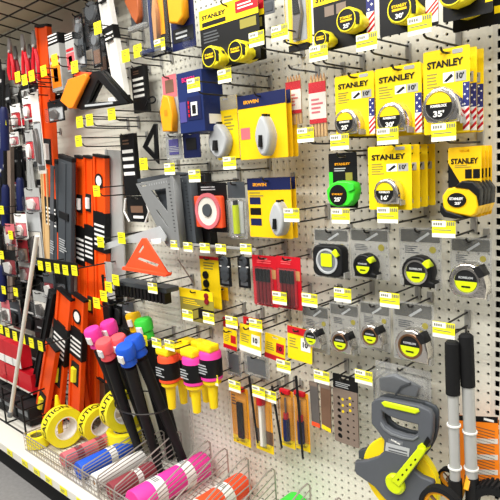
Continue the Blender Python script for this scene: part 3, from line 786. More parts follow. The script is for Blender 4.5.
# ---- big open tape reel
def reel():
    d = .1
    c = P(402, 450, d)
    root = thing('long_tape_reel', 'large grey hand-held tape reel with a yellow drum and lime crank', 'tape reel', (c.x, -d, P(402, 505, d).z))
    T = lambda pts, dd: loc_px(root, dd, pts)
    S = lambda L: [(350 + x / 4.17, 380 + y / 4.17) for x, y in L]
    outer = S([(92, 95), (105, 80), (130, 73), (200, 86), (290, 104), (335, 124), (349, 150), (348, 215), (338, 262), (318, 300), (285, 345), (268, 375), (300, 400), (345, 418), (352, 432), (320, 470), (300, 520), (200, 525), (150, 495), (105, 442), (30, 390), (22, 372), (24, 336), (70, 333), (118, 318), (142, 296), (146, 250), (120, 212), (92, 178)])
    inner = S([(138, 128), (165, 148), (215, 166), (262, 178), (286, 184), (286, 218), (268, 233), (228, 226), (178, 208), (148, 186), (138, 160)])
    f = d + .05
    plate('side_frame', [T(outer, f), T(inner, f)], -.038, -.056, 'reelgrey', root, bev=.004)
    plate('rear_frame', [T(outer, f), T(inner, f)], -.014, -.024, 'charcoal', root, bev=.003)
    bar = S([(136, 90), (150, 84), (290, 116), (296, 128), (280, 138), (150, 108)])
    plate('handle_grip', T(bar, f), -.0385, -.060, 'lime', root, bev=.003)
    rim = S([(134, 170), (150, 195), (180, 216), (228, 233), (268, 240), (290, 226), (290, 236), (270, 248), (226, 242), (176, 225), (146, 203), (132, 182)])
    plate('handle_rim', T(rim, f), -.055, -.059, 'grey', root, bev=.001)
    hub = (350 + 197 / 4.17, 380 + 425 / 4.17)
    hx, hz = rel(root, f, *hub); R = pxr(*hub, f, 37); ux, uz = rel(root, d + .03, 400, 477)
    MB().lathe([(0, -.022), (R, -.022), (R, -.037), (0, -.037)], (ux, 0, uz), seg=48).done('tape_drum', 'yellow', root)
    MB().ringlathe([(R * .99, -.018), (R * 1.03, -.018), (R * 1.03, -.034), (R * .99, -.034)], (ux, 0, uz), seg=48).done('drum_rim', 'tapeyellow', root)
    r = pxr(*hub, f, 9.5)
    MB().lathe([(0, -.07), (r * .8, -.07), (r, -.064), (r, -.054), (0, -.054)], (hx, 0, hz)).done('crank_hub', 'lime', root, smooth=True)
    arm = S([(188, 402), (300, 268), (322, 270), (330, 284), (322, 300), (224, 430)])
    o = plate('crank_arm', T(arm, f), -.066, -.074, 'lime', root, bev=.002)
    mb = MB()
    ax, az = rel(root, f, 350 + 200 / 4.17, 380 + 422 / 4.17); bx, bz = rel(root, f, 350 + 318 / 4.17, 380 + 284 / 4.17)
    ang = math.atan2(bz - az, bx - ax)
    for k in range(5):
        t = .18 + .15 * k
        mb.box(ax + (bx - ax) * t, -.0744, az + (bz - az) * t, .007, .0006, .0035, 0, Matrix.Rotation(-ang, 3, 'Y'))
    mb.done('crank_print', 'black', o)
    MB().lathe([(0, -.04), (r * .4, -.04), (r * .4, -.068), (0, -.068)], (bx - .004, 0, bz + .004)).done('crank_knob', 'lime', root)
    lab = S([(156, 256), (254, 282), (250, 316), (152, 290)])
    plate('name_plate', T(lab, f), -.0562, -.0568, 'lightgrey', root)
    lb = S([(166, 240), (226, 254), (224, 270), (164, 256)])
    plate('logo_plate', T(lb, f), -.0562, -.0568, 'grey', root)
    x, z = rel(root, f, 350 + 196 / 4.17, 380 + 254 / 4.17); text('KOMELON', .026, x, z, -.0574, 'white', root, rotz=math.radians(12))
    for q0 in (272, 284):
        plate('plate_print', T(S([(166, q0 + 2), (244, q0 + 22), (244, q0 + 27), (166, q0 + 7)]), f), -.0569, -.0573, 'midgrey', root)
    blk = S([(34, 296), (70, 286), (112, 296), (112, 322), (36, 330)])
    plate('tape_mouth', T(blk, d + .03), -.006, -.03, 'charcoal', root, bev=.002)
    bl = S([(330, 230), (342, 250), (320, 290), (300, 280)])
    plate('latch', T(bl, f), -.057, -.062, 'black', root)
reel()

# ---- measuring wheel
def wheel():
    d = .13
    base = P(462, 500, d)
    root = thing('rolling_distance_measure', 'folded measuring wheel with two black-gripped aluminium poles and black tyres', 'measuring wheel', (base.x, -d, base.z))
    L = lambda px, py, dd: (P(px, py, dd).x - base.x, -(dd - d), P(px, py, dd).z - base.z)
    for i, (a, b, c_) in enumerate((((452, 343), (453, 394), (456, 512)), ((466, 336), (468, 386), (473, 512)))):
        dd = d + .02 * (1 - i)
        MB().tube([L(a[0], a[1] - 2, dd), L(*a, dd), L(*b, dd)], [.012, .0165, .0165], 14).done('grip', 'rubber', root, smooth=True)
        MB().tube([L(*b, dd), L(*c_, dd)], .0125 if i == 0 else .0142, 14).done('pole', 'aluminium', root, smooth=True)
        e = [b[0] + (c_[0] - b[0]) * .72, b[1] + (c_[1] - b[1]) * .72]
        MB().tube([L(*e, dd), L(*c_, dd)], .0165, 10).done('folding_joint', 'softblack', root, smooth=True)
        for t in (.26 + .1 * i, .62 + .03 * i):
            q = L(b[0] + (c_[0] - b[0]) * t, b[1] + (c_[1] - b[1]) * t, dd)
            MB().ringlathe([(.0135, -.002), (.0162, -.002), (.0162, .002), (.0135, .002)], q, 'z', 16).done('zip_tie', 'white', root) if i == 0 else MB().ringlathe([(.0145, -.002), (.0172, -.002), (.0172, .002), (.0145, .002)], q, 'z', 16).done('zip_tie', 'white', root)
    for (cx, cy, rp, dd) in ((442, 508, 21, .2), (449, 478, 10, .07)):
        q = L(cx, cy, dd); r = pxr(cx, cy, dd, rp)
        o = MB().ringlathe([(r, -.01), (r, .01), (r * .8, .012), (r * .76, 0), (r * .8, -.012)], q, seg=36).done('tyre', 'rubber', root, smooth=True)
        MB().ringlathe([(r * .78, -.006), (r * .78, .006), (r * .66, .006), (r * .66, -.006)], q, seg=36).done('rim', 'amber', o, smooth=True)
        mb = MB()
        for k in range(3):
            a = 2 * PI * k / 3 + .4
            mb.tube([(q[0], q[1], q[2]), (q[0] + r * .7 * math.cos(a), q[1], q[2] + r * .7 * math.sin(a))], r * .07)
        mb.lathe([(0, -.009), (r * .18, -.009), (r * .18, .009), (0, .009)], q); mb.done('spokes', 'brown', o)
    # ribbed tyre to the right
    q = L(500, 514, .12); r = pxr(500, 514, .12, 30)
    o = MB().ringlathe([(r * .94, -.02), (r * .94, .02), (r * .7, .02), (r * .7, -.02)], q, seg=48).done('ribbed_tyre', 'rubber', root)
    mb = MB()
    for k in range(40):
        a = 2 * PI * k / 40
        mb.box(q[0] + r * .97 * math.cos(a), q[1], q[2] + r * .97 * math.sin(a), r * .09, .04, r * .08, 0, Matrix.Rotation(-a, 3, 'Y'))
    mb.done('tread', 'rubber', o)
    MB().tube([L(458, 505, .13), L(470, 470, .13), L(466, 490, .16)], .006).done('yellow_bracket', 'amber', root)
    MB().tube([L(452, 345, .15), L(455, 330, .1), L(466, 328, .1), L(466, 338, .13)], .003).done('hang_loop', 'wire', root)
    # instruction card tied to it
    dd = .07
    pts = [(457, 415), (498, 418), (500, 489), (459, 486)]
    def T(p): return [(L(x, y, dd)[0], L(x, y, dd)[2]) for x, y in p]
    y = -(dd - d)
    o = plate('instruction_card', T(pts), y, y + .002, 'orange2', root)
    plate('card_header', T([(457, 415), (498, 417), (498, 423), (457, 420)]), y - .0003, y - .0008, 'black', o)
    for zz in (438, 454, 469): plate('white_band', T([(470, zz), (498, zz + 1), (498, zz + 6), (470, zz + 5)]), y - .0003, y - .0008, 'offwhite', o)
    mb = MB()
    for zz in range(426, 484, 3):
        a = L(474, zz, dd); b = L(496, zz, dd); mb.box((a[0] + b[0]) / 2, y - .0006, a[2], abs(b[0] - a[0]) * .9, .0004, .0016)
    mb.done('card_print', 'brown', o)
    a = L(489, 420, dd); MB().box(a[0], y - .001, a[2], .024, .0004, .006).done('header_print', 'white', o)
wheel()

# ---- speed square (grey) and a black one behind
def speed_square():
    d = .16
    c = P(168, 215, d)
    root = thing('speed_square', 'grey triangular speed square with cut-out slots hanging in front of black ones', 'square', (c.x, -d, P(168, 245, d).z), 'rafter speed squares')
    T = lambda pts: loc_px(root, d, pts)
    S = lambda L: [(100 + x / 5, 160 + y / 5) for x, y in L]
    plate('triangle_plate', [T(S([(185, 118), (375, 82), (412, 430), (340, 430)])), T(S([(262, 152), (335, 140), (344, 262)])), T(S([(286, 248), (296, 252), (352, 338), (342, 332)])),
                             T(S([(205, 128), (240, 122), (236, 130), (214, 134)]))], 0, -.006, 'castsquare', root, bev=.001)
    mb = MB()
    for k in range(14):
        x, z = rel(root, d, 100 + (352 + 2.4 * k) / 5, 160 + (120 + 18 * k) / 5); mb.box(x, -.0065, z, .009, .0006, .0022)
    mb.done('scale_marks', 'black', root)
    mb = MB()
    for k in range(8):
        x, z = rel(root, d, 100 + (255 + 12 * k) / 5, 160 + (124 - 2.4 * k) / 5); mb.box(x, -.0065, z, .002, .0006, .007)
    mb.done('degree_marks', 'lightgrey', root)
    f = T(S([(372, 78), (386, 76), (424, 434), (410, 434)]))
    plate('fence', f, .012, -.02, 'castsquare', root, bev=.001)
    r2 = dup(root, .05, .03, 0, 'dark speed square hanging second behind the grey one')
    for ch in r2.children:
        if ch.name.startswith(('triangle_plate', 'fence')):
            ch.data = ch.data.copy(); ch.data.materials.clear(); ch.data.materials.append(M('charcoal'))
    r3 = dup(r2, .04, .03, 0, 'black speed square hanging rearmost behind the grey one')
    for ch in r3.children:
        if ch.name.startswith(('triangle_plate', 'fence')):
            ch.data = ch.data.copy(); ch.data.materials.clear(); ch.data.materials.append(M('black'))
speed_square()
def framing_square():
    d = .1
    root = thing('framing_square', 'dark grey flat steel bar running level above the grey speed square', 'bar', P(160, 185, d))
    a = loc_px(root, d, [(127, 181), (176, 172), (190, 173), (190, 177), (176, 177), (128, 184)])
    plate('bar', a, 0, .008, 'charcoal', root)
framing_square()
def orange_square():
    d = .2
    root = thing('triangle_square', 'bright orange plastic triangle square with a slot, above the notched black tray', 'square', P(150, 272, d))
    T = lambda pts: loc_px(root, d, pts)
    plate('triangle_plate', [T([(143, 238), (147, 238), (170, 274), (126, 267)]), T([(138, 259), (140, 257), (160, 264), (158, 267)]), T([(139, 252), (144, 244), (145, 247), (141, 253)])], 0, -.006, 'orangered', root, bev=.0015)
    plate('fence', T([(126, 266), (170, 273), (169, 276), (125, 269)]), .01, -.016, 'orangered', root, bev=.001)
orange_square()
def black_square():
    d = .22
    root = thing('triangle_square', 'black triangular square with a wide bright orange edge plate, hanging high', 'square', P(98, 92, d))
    T = lambda pts: loc_px(root, d, pts)
    plate('triangle_frame', [T([(94, 72), (103, 71), (131, 103), (84, 110), (79, 108)]), T([(90, 103), (101, 80), (121, 101)])], 0, -.012, 'black', root, bev=.001)
    plate('frame_print', T([(88, 105), (116, 102), (116, 104), (88, 107)]), -.0125, -.013, 'lightgrey', root)
    plate('white_label', T([(108, 98), (113, 97), (118, 102), (109, 103)]), -.0, .008, 'white', root)
    plate('edge_plate', T([(69, 96), (75, 80), (92, 74), (94, 78), (80, 108), (76, 109), (67, 101)]), -.014, -.03, 'orange2', root, bev=.003)
    plate('edge_plate_rear', T([(76, 76), (82, 72), (95, 73), (92, 76)]), .0, -.0135, 'orangered', root, bev=.001)
    dup(root, .0, .018, 0, 'black triangular square hanging behind the orange-edged one')
black_square()
def small_triangle():
    d = .06
    root = thing('small_triangle', 'small open black triangle frame on the board left of the slotted upright', 'square', P(152, 145, d))
    T = lambda pts: loc_px(root, d, pts)
    plate('triangle_frame', [T([(155, 124), (158, 124), (160, 164), (144, 147)]), T([(155, 132), (156, 154), (148, 146)])], 0, -.008, 'black', root, bev=.001)
    plate('pale_label', T([(154, 133), (157, 136), (157, 147), (155, 147)]), .001, .003, 'lightgrey', root)
small_triangle()
def tray():
    d = .16
    root = thing('notched_spreader', 'long black notched tray with a grey top face below the orange triangle', 'tray', P(145, 290, d))
    a = loc_px(root, d, [(118, 279), (168, 288), (168, 292), (118, 284)])
    x0, x1 = a[0][0], a[1][0]; z = a[0][1]
    MB().box((x0 + x1) / 2, .02, z - .012, x1 - x0, .06, .018, .002).done('tray_top', 'charcoal', root)
    mb = MB(); n = 14
    for k in range(n): mb.box(x0 + (x1 - x0) * (k + .5) / n, .0, z - .04, (x1 - x0) / n * .62, .03, .04)
    mb.done('notches', 'black', root)
tray()

# ---- spirit levels
def level(label, a, b, wpx, d0, d1, color='orange', bands=(), vials=(), caps=True, group=None, cat='level', name='spirit_level', th=.024, web=True, logo=None):
    p0, p1 = P(*a, d0), P(*b, d1)
    p1.z = max(p1.z, DECK + .016)
    mw, L = beam_mw(p0, p1)
    mx, my = (a[0] + b[0]) / 2, (a[1] + b[1]) / 2
    dm = (d0 + d1) / 2
    w = abs(P(mx + wpx / 2, my, dm).x - P(mx - wpx / 2, my, dm).x)
    root = thing(name, label, cat, None, group, mw=mw)
    mb = MB()
    for s in (-1, 1): mb.box(s * w * .42, 0, L / 2, w * .16, th, L, .001)
    mb.box(0, .002, L / 2, w * .8, th * .55, L)
    mb.done('frame', color, root)
    if caps:
        for zz in (L, 0): MB().box(0, 0, zz, w * 1.04, th * 1.06, .012, .002).done('end_cap', 'softblack', root)
    for z0, z1 in bands:
        o = MB().box(0, 0, L * (z0 + z1) / 2, w * 1.06, th * 1.1, L * (z1 - z0)).done('cardboard_sleeve', 'black', root, 'black sleeve with white bars')
        mb = MB(); n = max(2, int(L * (z1 - z0) / .03)); n = min(n, 5)
        for k in range(n): mb.box(0, -th * .555, L * (z0 + (z1 - z0) * (.12 + .62 * k / n + .05)), w * .86, .0008, L * (z1 - z0) * .62 / n * .45)
        mb.done('white_bars', 'white', o)
    for zz in vials:
        o = MB().box(0, -th * .2, L * zz, w * .62, th * .7, w * 1.1, .002).done('vial_window', 'softblack', root)
        MB().tube([(0, -th * .58, L * zz - w * .34), (0, -th * .58, L * zz + w * .34)], w * .17, 8).done('vial', 'tapeyellow' if zz < .5 else 'white', o, smooth=True)
    if logo:
        MB().ringlathe([(w * .34, -th * .5), (w * .34, -th * .56), (w * .24, -th * .56), (w * .24, -th * .5)], (0, 0, L * logo), seg=20).done('round_logo', 'black', root)
        MB().lathe([(0, -th * .54), (w * .24, -th * .54), (w * .24, -th * .4), (0, -th * .4)], (0, 0, L * logo), seg=16).done('logo_disc', 'white', root)
    return root
OL = 'orange spirit levels'
level('very long orange spirit level standing at the left, its top under the wire canopy', (43, 26), (60, 330), 11, .12, .1, 'orange', [(.36, .47)], [(.62, )[0]], True, OL, logo=None)
level('orange spirit level with a black sleeve, left of three hung together', (81, 157), (86, 420), 8, .06, .06, 'orange', [(.62, .76)], [.84, .46], True, OL)
level('orange spirit level with a black sleeve, middle of three hung together', (90, 157), (94, 415), 8, .06, .06, 'orange', [(.62, .76)], [.84, .46], True, OL)
level('orange spirit level with a round emblem, right of three hung together', (101, 156), (104, 380), 11, .07, .07, 'orange', [(.6, .77)], [], True, OL, logo=.9)
level('short orange spirit level standing forward, its top left of the one with a round emblem', (66, 294), (55, 424), 12, .16, .16, 'orange', [(.5, .78)], [.4], True, OL)
level('short orange and brown spirit level standing forward with a round emblem on top', (80, 297), (75, 424), 11, .145, .145, 'orange', [(.55, .77)], [.42], True, OL, logo=.86)
level('orange spirit level leaning behind the short forward pair', (72, 340), (84, 420), 12, .1, .1, 'orange', [], [.2], True, OL)
level('orange spirit level leaning low at the left of the forward pair', (53, 345), (42, 427), 9, .2, .2, 'orange', [], [.25], True, OL)
LC = 'dark grey level cases'
for i, (a, b, wp, d) in enumerate((((67, 158), (66, 302), 13, .11), ((56, 161), (55, 302), 7, .11))):
    p0, p1 = P(*a, d), P(*b, d); mw, L = beam_mw(p0, p1)
    w = abs(P(a[0] + wp / 2, 200, d).x - P(a[0] - wp / 2, 200, d).x)
    r = thing('level_case', ['wide dark grey plastic level case standing in front of the orange levels', 'narrow dark grey plastic level case at the left of the wide one'][i], 'case', None, LC, mw=mw)
    MB().box(0, 0, L / 2, w, .022, L, .004).done('case_body', 'charcoal', r)
    MB().box(-w * .12, -.013, L / 2, w * .5, .006, L * .94, .002).done('raised_panel', 'midgrey' if i else 'charcoal', r)
    MB().box(0, -.013, L * .62, w * .7, .01, L * .05, .002).done('latch', 'softblack', r)
    MB().box(0, 0, L, w * 1.02, .024, .02, .003).done('end_cap', 'softblack', r)
    lines('label_print', -w * .3, L * .36, w * .3, L * .46, 6, -.0166, 'lightgrey', r)
# black dark beams in the left lower part
for i, (a, b, wp, d, m, lab) in enumerate((((53, 292), (33, 424), 4, .17, 'softblack', 'black leaning straightedge left of the forward orange levels'),
                                          ((122, 300), (118, 380), 8, .05, 'charcoal', 'dark steel bar hanging behind the coloured marking stakes'),
                                          ((113, 300), (110, 400), 6, .05, 'softblack', 'black bar hanging right of the orange levels'))):
    level(lab, a, b, wp, d, d, m, [], [], True, 'dark straightedges', 'straightedge', 'straightedge')
# white / silver straightedges
level('white and black boxed straightedge hanging at the top left of centre', (103, -14), (123, 98), 10, .14, .12, 'white', [(.52, .64), (.86, 1.0)], [], True, None, 'straightedge', 'straightedge')
level('silver grey flat straightedge hanging right of the orange levels', (113, 150), (119, 300), 15, .05, .05, 'aluminium', [], [], False, None, 'straightedge', 'straightedge', th=.008)
level('narrow silver rule with graduations below the white ticket', (108, 262), (112, 300), 7, .1, .1, 'aluminium', [], [], False, None, 'rule', 'steel_rule', th=.004)
def rafter():
    d = .18
    root = thing('rafter_square', 'flat grey framing square lying level below the black square pack', 'square', P(135, 240, d))
    T = lambda pts: loc_px(root, d, pts)
    plate('long_arm', T([(104, 244), (160, 226), (167, 236), (166, 241), (128, 243), (105, 250)]), 0, -.004, 'lightgrey', root)
    plate('dark_label', T([(152, 239), (162, 238), (162, 243), (153, 244)]), -.0045, -.0055, 'white', root)
rafter()
# hand-held silver pole leaning far left
p0, p1 = P(37, 236, .36), P(10, 416, .38)
mw, L = beam_mw(p0, p1)
r = thing('silver_pole', 'thin silver pole leaning in front of the red boxes at the far left', 'pole', None, mw=mw)
MB().tube([(0, 0, 0), (0, 0, L)], .009, 10).done('pole_tube', 'offwhite', r, smooth=True)
MB().tube([(0, 0, 0), (0, 0, .03)], .013, 10).done('pole_foot', 'grey', r, smooth=True)

# black level packs in the centre left
def black_pack(label, b, d, group='black sleeved torpedo levels'):
    root, w, h = product('torpedo_level', label, 'level', b, d, group)
    MB().box(0, .008, h / 2, w, .018, h, .002).done('level_body', 'black', root)
    mb = MB()
    for k in range(4): mb.box(0, -.0016, h * (.36 + .12 * k), w * .76, .0008, h * .055)
    mb.done('white_bars', 'white', root)
    lines('small_print', -w * .3, h * .82, w * .3, h * .92, 2, -.0014, 'brown', root)
    return root
black_pack('black sleeved torpedo level with white bars, above the small open triangle', (132, 66, 146, 113), .06)
r = thing('looped_tool', 'black looped wire tool right of the black torpedo level', 'hand tool', P(152, 100, .06))
MB().tube(loop := [(.022 * math.cos(2 * PI * k / 14), 0, .011 * math.sin(2 * PI * k / 14)) for k in range(14)], .0032, 6, True).done('loop', 'black', r, smooth=True)
MB().tube([(-.02, 0, .0), (-.04, 0, -.02)], .005).done('shank', 'black', r)
black_pack('tall black sleeved torpedo level with white bars, left of the small open triangle', (122, 134, 136, 196), .1)
root, w, h = pack('layout_square_pack', 'black pack with tan print and white corner bands behind the grey speed square', 'pack', (127, 196, 147, 222), .12, 'black', None, [(-.3, .36, .3, .62, 'brown'), (-.2, .14, .3, .24, 'white')])
for s in (-1, 1): MB().tube([(s * w * .5, -.004, h * .9), (s * w * .62, -.004, h * .4), (s * w * .4, -.004, h * .0)], .004).done('white_cord', 'white', root, smooth=True)

# ---- chalk bottles (hanging nozzle down)
def bottle(label, px, py, d, col, group='chalk powder bottles', S=1.36):
    c = P(px, py, d)   # centre of the body
    root = thing('chalk_bottle', label, 'chalk bottle', (c.x, -d, c.z - .034 * S), group)
    MB().lathe([(0, 0), (.022, 0), (.0285, .004), (.0285, .07), (.025, .076), (0, .076)], (0, 0, 0), 'z', 20).done('bottle_body', col, root, smooth=True)
    MB().lathe([(.0292, .012), (.0292, .058), (.0288, .058), (.0288, .012)], (0, 0, 0), 'z', 20).done('black_label', 'black', root, 'black wrap label', True)
    lines('label_print', -.018, .02, .018, .048, 4, -.0296, 'lightgrey', root)
    MB().box(-.002, -.004, .085, .05, .036, .02, .006).done('hang_cap', 'yellow', root)
    MB().lathe([(.008, -.078), (.0105, -.076), (.014, -.018), (.024, -.008), (.024, .0), (0, .0)], (0, 0, 0), 'z', 18).done('nozzle', 'yellow', root, smooth=True)
    for o in root.children_recursive:
        o.data.transform(Matrix.Scale(S, 4))
    return root
bottle('orange chalk bottle with yellow nozzle down, leftmost of the front row', 169, 369, .18, 'orangered')
bottle('hot pink chalk bottle with yellow nozzle down, middle of the front row', 194, 371, .18, 'pink')
bottle('hot pink chalk bottle with yellow nozzle down, right end of the front row', 211, 366, .15, 'pink')
bottle('orange chalk bottle with yellow nozzle hanging behind the leftmost one', 181, 365, .1, 'orangered')
bottle('pink chalk bottle with yellow nozzle hanging behind the middle one', 204, 362, .09, 'pink')
bottle('red chalk bottle with yellow nozzle hanging at the back between the front ones', 190, 359, .06, 'red')

# ---- marking stakes with coloured heads
def stake(label, top, base, d0, col, rw=.034, group='black stakes with coloured heads'):
    p0, p1 = P(*top, d0), Vector((base[0], -base[1], DECK + .008))
    mw, L = beam_mw(p0, p1)
    root = thing('marking_stake', label, 'stake', None, group, mw=mw)
    MB().tube([(0, 0, 0), (0, 0, L * .5), (0, 0, L * .84)], [.016, .021, .024], 10).done('shaft', 'softblack', root, smooth=True)
    MB().lathe([(rw * .72, L - .085), (rw * .86, L - .08), (rw * .8, L - .055), (rw * .95, L - .05), (rw, L - .012), (rw * .85, L - .003), (0, L)], (0, 0, 0), 'z', 18).done('head', col, root, smooth=True)
    MB().box(rw * .3, -rw * .92, L - .04, rw * .8, rw * .3, .03, .002).done('white_label', 'white', root)
stake('black stake with a hot pink head, leftmost of the bundle', (91, 328), (-1.95, .09), .27, 'pink', .034)
stake('black stake with a hot pink head, behind the coral ones', (107, 321), (-1.93, .04), .2, 'pink', .034)
stake('black stake with a coral head, front left of the bundle', (103, 340), (-1.9, .12), .29, 'coral', .034)
stake('black stake with a coral head, between the pink and blue heads', (117, 336), (-1.86, .06), .24, 'coral', .033)
stake('black stake with a blue head, front right of the bundle', (124, 345), (-1.78, .12), .28, 'blue', .036)
stake('black stake with a blue head, right behind the front blue one', (132, 336), (-1.67, .06), .22, 'blue', .038)
stake('black stake with a bright green head', (142, 318), (-1.74, .035), .13, 'green', .036)
stake('black stake with a yellow head, left of the green one', (132, 312), (-1.82, .03), .08, 'yellow2', .032)
# holder loops for the stakes
r = thing('stake_ring', 'dark wire ring bracket around the bundle of stakes', 'bracket', P(138, 376, .0))
q1 = P(132, 376, .2); cxx = q1.x - r.location.x
MB().tube([(cxx + .13 * math.cos(2 * PI * k / 24), -.16 + .1 * math.sin(2 * PI * k / 24), 0) for k in range(24)], .003, 6, True).done('ring', 'wire', r, smooth=True)
MB().tube([(cxx, -.06, 0), (cxx, -.002, 0)], .003).done('arm', 'wire', r)

# ---- caution tape rolls on the deck
def wrap_text(s, R, width_h, parent, axis_y0, start, m='black', n=1, gap=.3):
    for k in range(n):
        cu = bpy.data.curves.new('lettering', 'FONT'); cu.body = s; cu.size = width_h; cu.offset = .0012; cu.resolution_u = 2
        ob = bpy.data.objects.new('lettering', cu); me = bpy.data.meshes.new_from_object(ob); bpy.data.objects.remove(ob); bpy.data.curves.remove(cu)
        bm = bmesh.new(); bm.from_mesh(me); bmesh.ops.triangulate(bm, faces=bm.faces[:])
        for _ in range(2): bmesh.ops.subdivide_edges(bm, edges=[e for e in bm.edges if e.calc_length() > .008], cuts=1)
        ys = [v.co.y for v in bm.verts]; cy = (max(ys) + min(ys)) / 2; xs = [v.co.x for v in bm.verts]; wtot = max(xs)
        for v in bm.verts:
            a = start - (v.co.x) / R - k * (wtot / R + gap)
            y = axis_y0 - (v.co.y - cy) * -1
            v.co = Vector((math.cos(a) * (R + .0008), y, math.sin(a) * (R + .0008)))
        bm.to_mesh(me); bm.free()
        link('lettering', me, m, parent)
def tape_roll(label, c, R, yaw, d, wid=.055, words='CAUTION', pitch=0, group='yellow barricade tape rolls', core='white', base=0):
    p = Pz(c[0], c[1], DECK + .008 + R) if not base else P(c[0], c[1], d)
    mw = Matrix.Translation((p.x, p.y, DECK + .008 + R + base)) @ Matrix.Rotation(yaw, 4, 'Z') @ Matrix.Rotation(pitch, 4, 'X')
    root = thing('barricade_tape_roll', label, 'tape roll', None, group, mw=mw)
    MB().ringlathe([(R, -wid / 2), (R, wid / 2), (R * .6, wid / 2), (R * .6, -wid / 2)], seg=48).done('tape_winding', 'tapeyellow', root, smooth=True)
    MB().ringlathe([(R * .6, -wid / 2), (R * .6, wid / 2), (R * .54, wid / 2), (R * .54, -wid / 2)], seg=40).done('cardboard_core', core, root, smooth=True)
    wrap_text(words, R, .045, root, 0, math.radians(200), n=2)
tape_roll('yellow caution tape roll with black letters, front and nearest the basket corner', (63, 426), .088, math.radians(86), .3, .07)
tape_roll('yellow caution tape roll with a pale label, second from the basket corner', (97, 423), .08, math.radians(86), .25, .07, core='white')
tape_roll('yellow caution tape roll with black letters, tallest and by the stakes', (122, 411), .09, math.radians(84), .11, .07, base=.1)
for k in range(2):
    r = thing('barricade_tape_roll', ['yellow tape roll lying flat at the bottom of the stack under the tallest roll', 'yellow tape roll lying flat directly beneath the tallest roll'][k], 'tape roll', (P(122, 411, .11).x, -.11, DECK + .008 + .05 * k), 'yellow barricade tape rolls')
    MB().ringlathe([(.075, 0), (.075, .048), (.045, .048), (.045, 0)], axis='z', seg=36).done('tape_winding', 'tapeyellow', r, smooth=True)
    MB().ringlathe([(.045, .002), (.045, .046), (.041, .046), (.041, .002)], axis='z', seg=30).done('cardboard_core', 'white', r)
p = P(37, 434, .33)
r = thing('barricade_tape_roll', 'yellow tape roll lying flat at the basket corner', 'tape roll', (p.x, p.y, DECK + .006), 'yellow barricade tape rolls')
MB().ringlathe([(.05, 0), (.05, .05), (.03, .05), (.03, 0)], axis='z', seg=36).done('tape_winding', 'tapeyellow', r, smooth=True)
MB().ringlathe([(.03, .002), (.03, .048), (.027, .048), (.027, .002)], axis='z', seg=30).done('cardboard_core', 'olive', r)
q = P(58, 408, .24)
r = thing('marking_wand', 'small yellow upright wand standing behind the front tape roll', 'wand', (q.x, q.y, DECK))
MB().lathe([(0, 0), (.012, 0), (.012, .16), (.016, .17), (.011, .2), (.007, .225), (0, .23)], axis='z', seg=12).done('handle_grip', 'yellow', r, smooth=True)
MB().ringlathe([(.012, .13), (.019, .13), (.019, .14), (.012, .14)], axis='z', seg=12).done('collar', 'yellow2', r)

# ---- basket with rolls of sheeting
def basket():
    zf, z0 = DECK + .078, DECK + .004
    x0, x1 = P(25, 437, .38).x, -.62
    root = thing('wire_basket', 'wide shallow wire bin with tall wire dividers on the base deck', 'basket', ((x0 + x1) / 2, -.2, DECK))
    ox, oy = root.location.x, -.2
    W = lambda x, d, z: (x - ox, -d - oy, z - DECK)
    df, db = .385, .03
    mb = MB()
    n = 80
    for k in range(n + 1):
        x = x0 + (x1 - x0) * k / n
        mb.tube([W(x, df, z0), W(x, df, zf)], .0011, 4)
    for z in (z0 + .02, z0 + .04, z0 + .058): mb.tube([W(x0, df, z), W(x1, df, z)], .0012, 4)
    mb.done('front_grid', 'basketwire', root)
    mb = MB()
    for k in range(13):
        d = df + (db - df) * k / 12; zt = zf + (.0) * k / 12; mb.tube([W(x0, d, z0), W(x0, d, zt)], .0012, 4)
    for z in (z0 + .02, z0 + .04): mb.tube([W(x0, df, z), W(x0, db, z)], .0012, 4)
    mb.done('side_grid', 'basketwire', root)
    MB().tube([W(x0, db, zf), W(x0, df, zf), W(x1, df, zf)], .0028, 6).done('top_rail', 'basketwire', root, smooth=True)
    MB().tube([W(x0, df, z0), W(x1, df, z0)], .0028, 6).done('bottom_rail', 'basketwire', root, smooth=True)
    mb = MB()
    for k in range(16): d = db + (df - db) * k / 15; mb.tube([W(x0, d, z0), W(x1, d, z0)], .0016, 4)
    mb.done('floor_wires', 'basketwire', root)
    for x, zt in ((-2.055, .25), (-1.925, .28), (-1.815, .3), (-1.7, .33), (-1.525, .345), (-1.432, .345), (-1.325, .345), (-1.2, .347), (-1.05, .348), (-.93, .346), (-.82, .35)):
        mb = MB()
        hts = [z0 + (zt - z0) * f for f in (.25, .42, .58, .72, .86, 1)]
        for j, z in enumerate(hts):
            fz = z0 + (zf + .012 - z0) * (.25 + .15 * j)
            if j == len(hts) - 1: mb.tube([W(x, .06, z0), W(x, .06, z - .012), W(x, .072, z), W(x, .1, z - .002), W(x, df - .01, fz), W(x, df - .003, fz - .012), W(x, df - .003, z0)], .003, 6)
            else: mb.tube([W(x, .06, z), W(x, df - .004, fz)], .002, 4)
        mb.done('divider', 'basketwire', root)
basket()
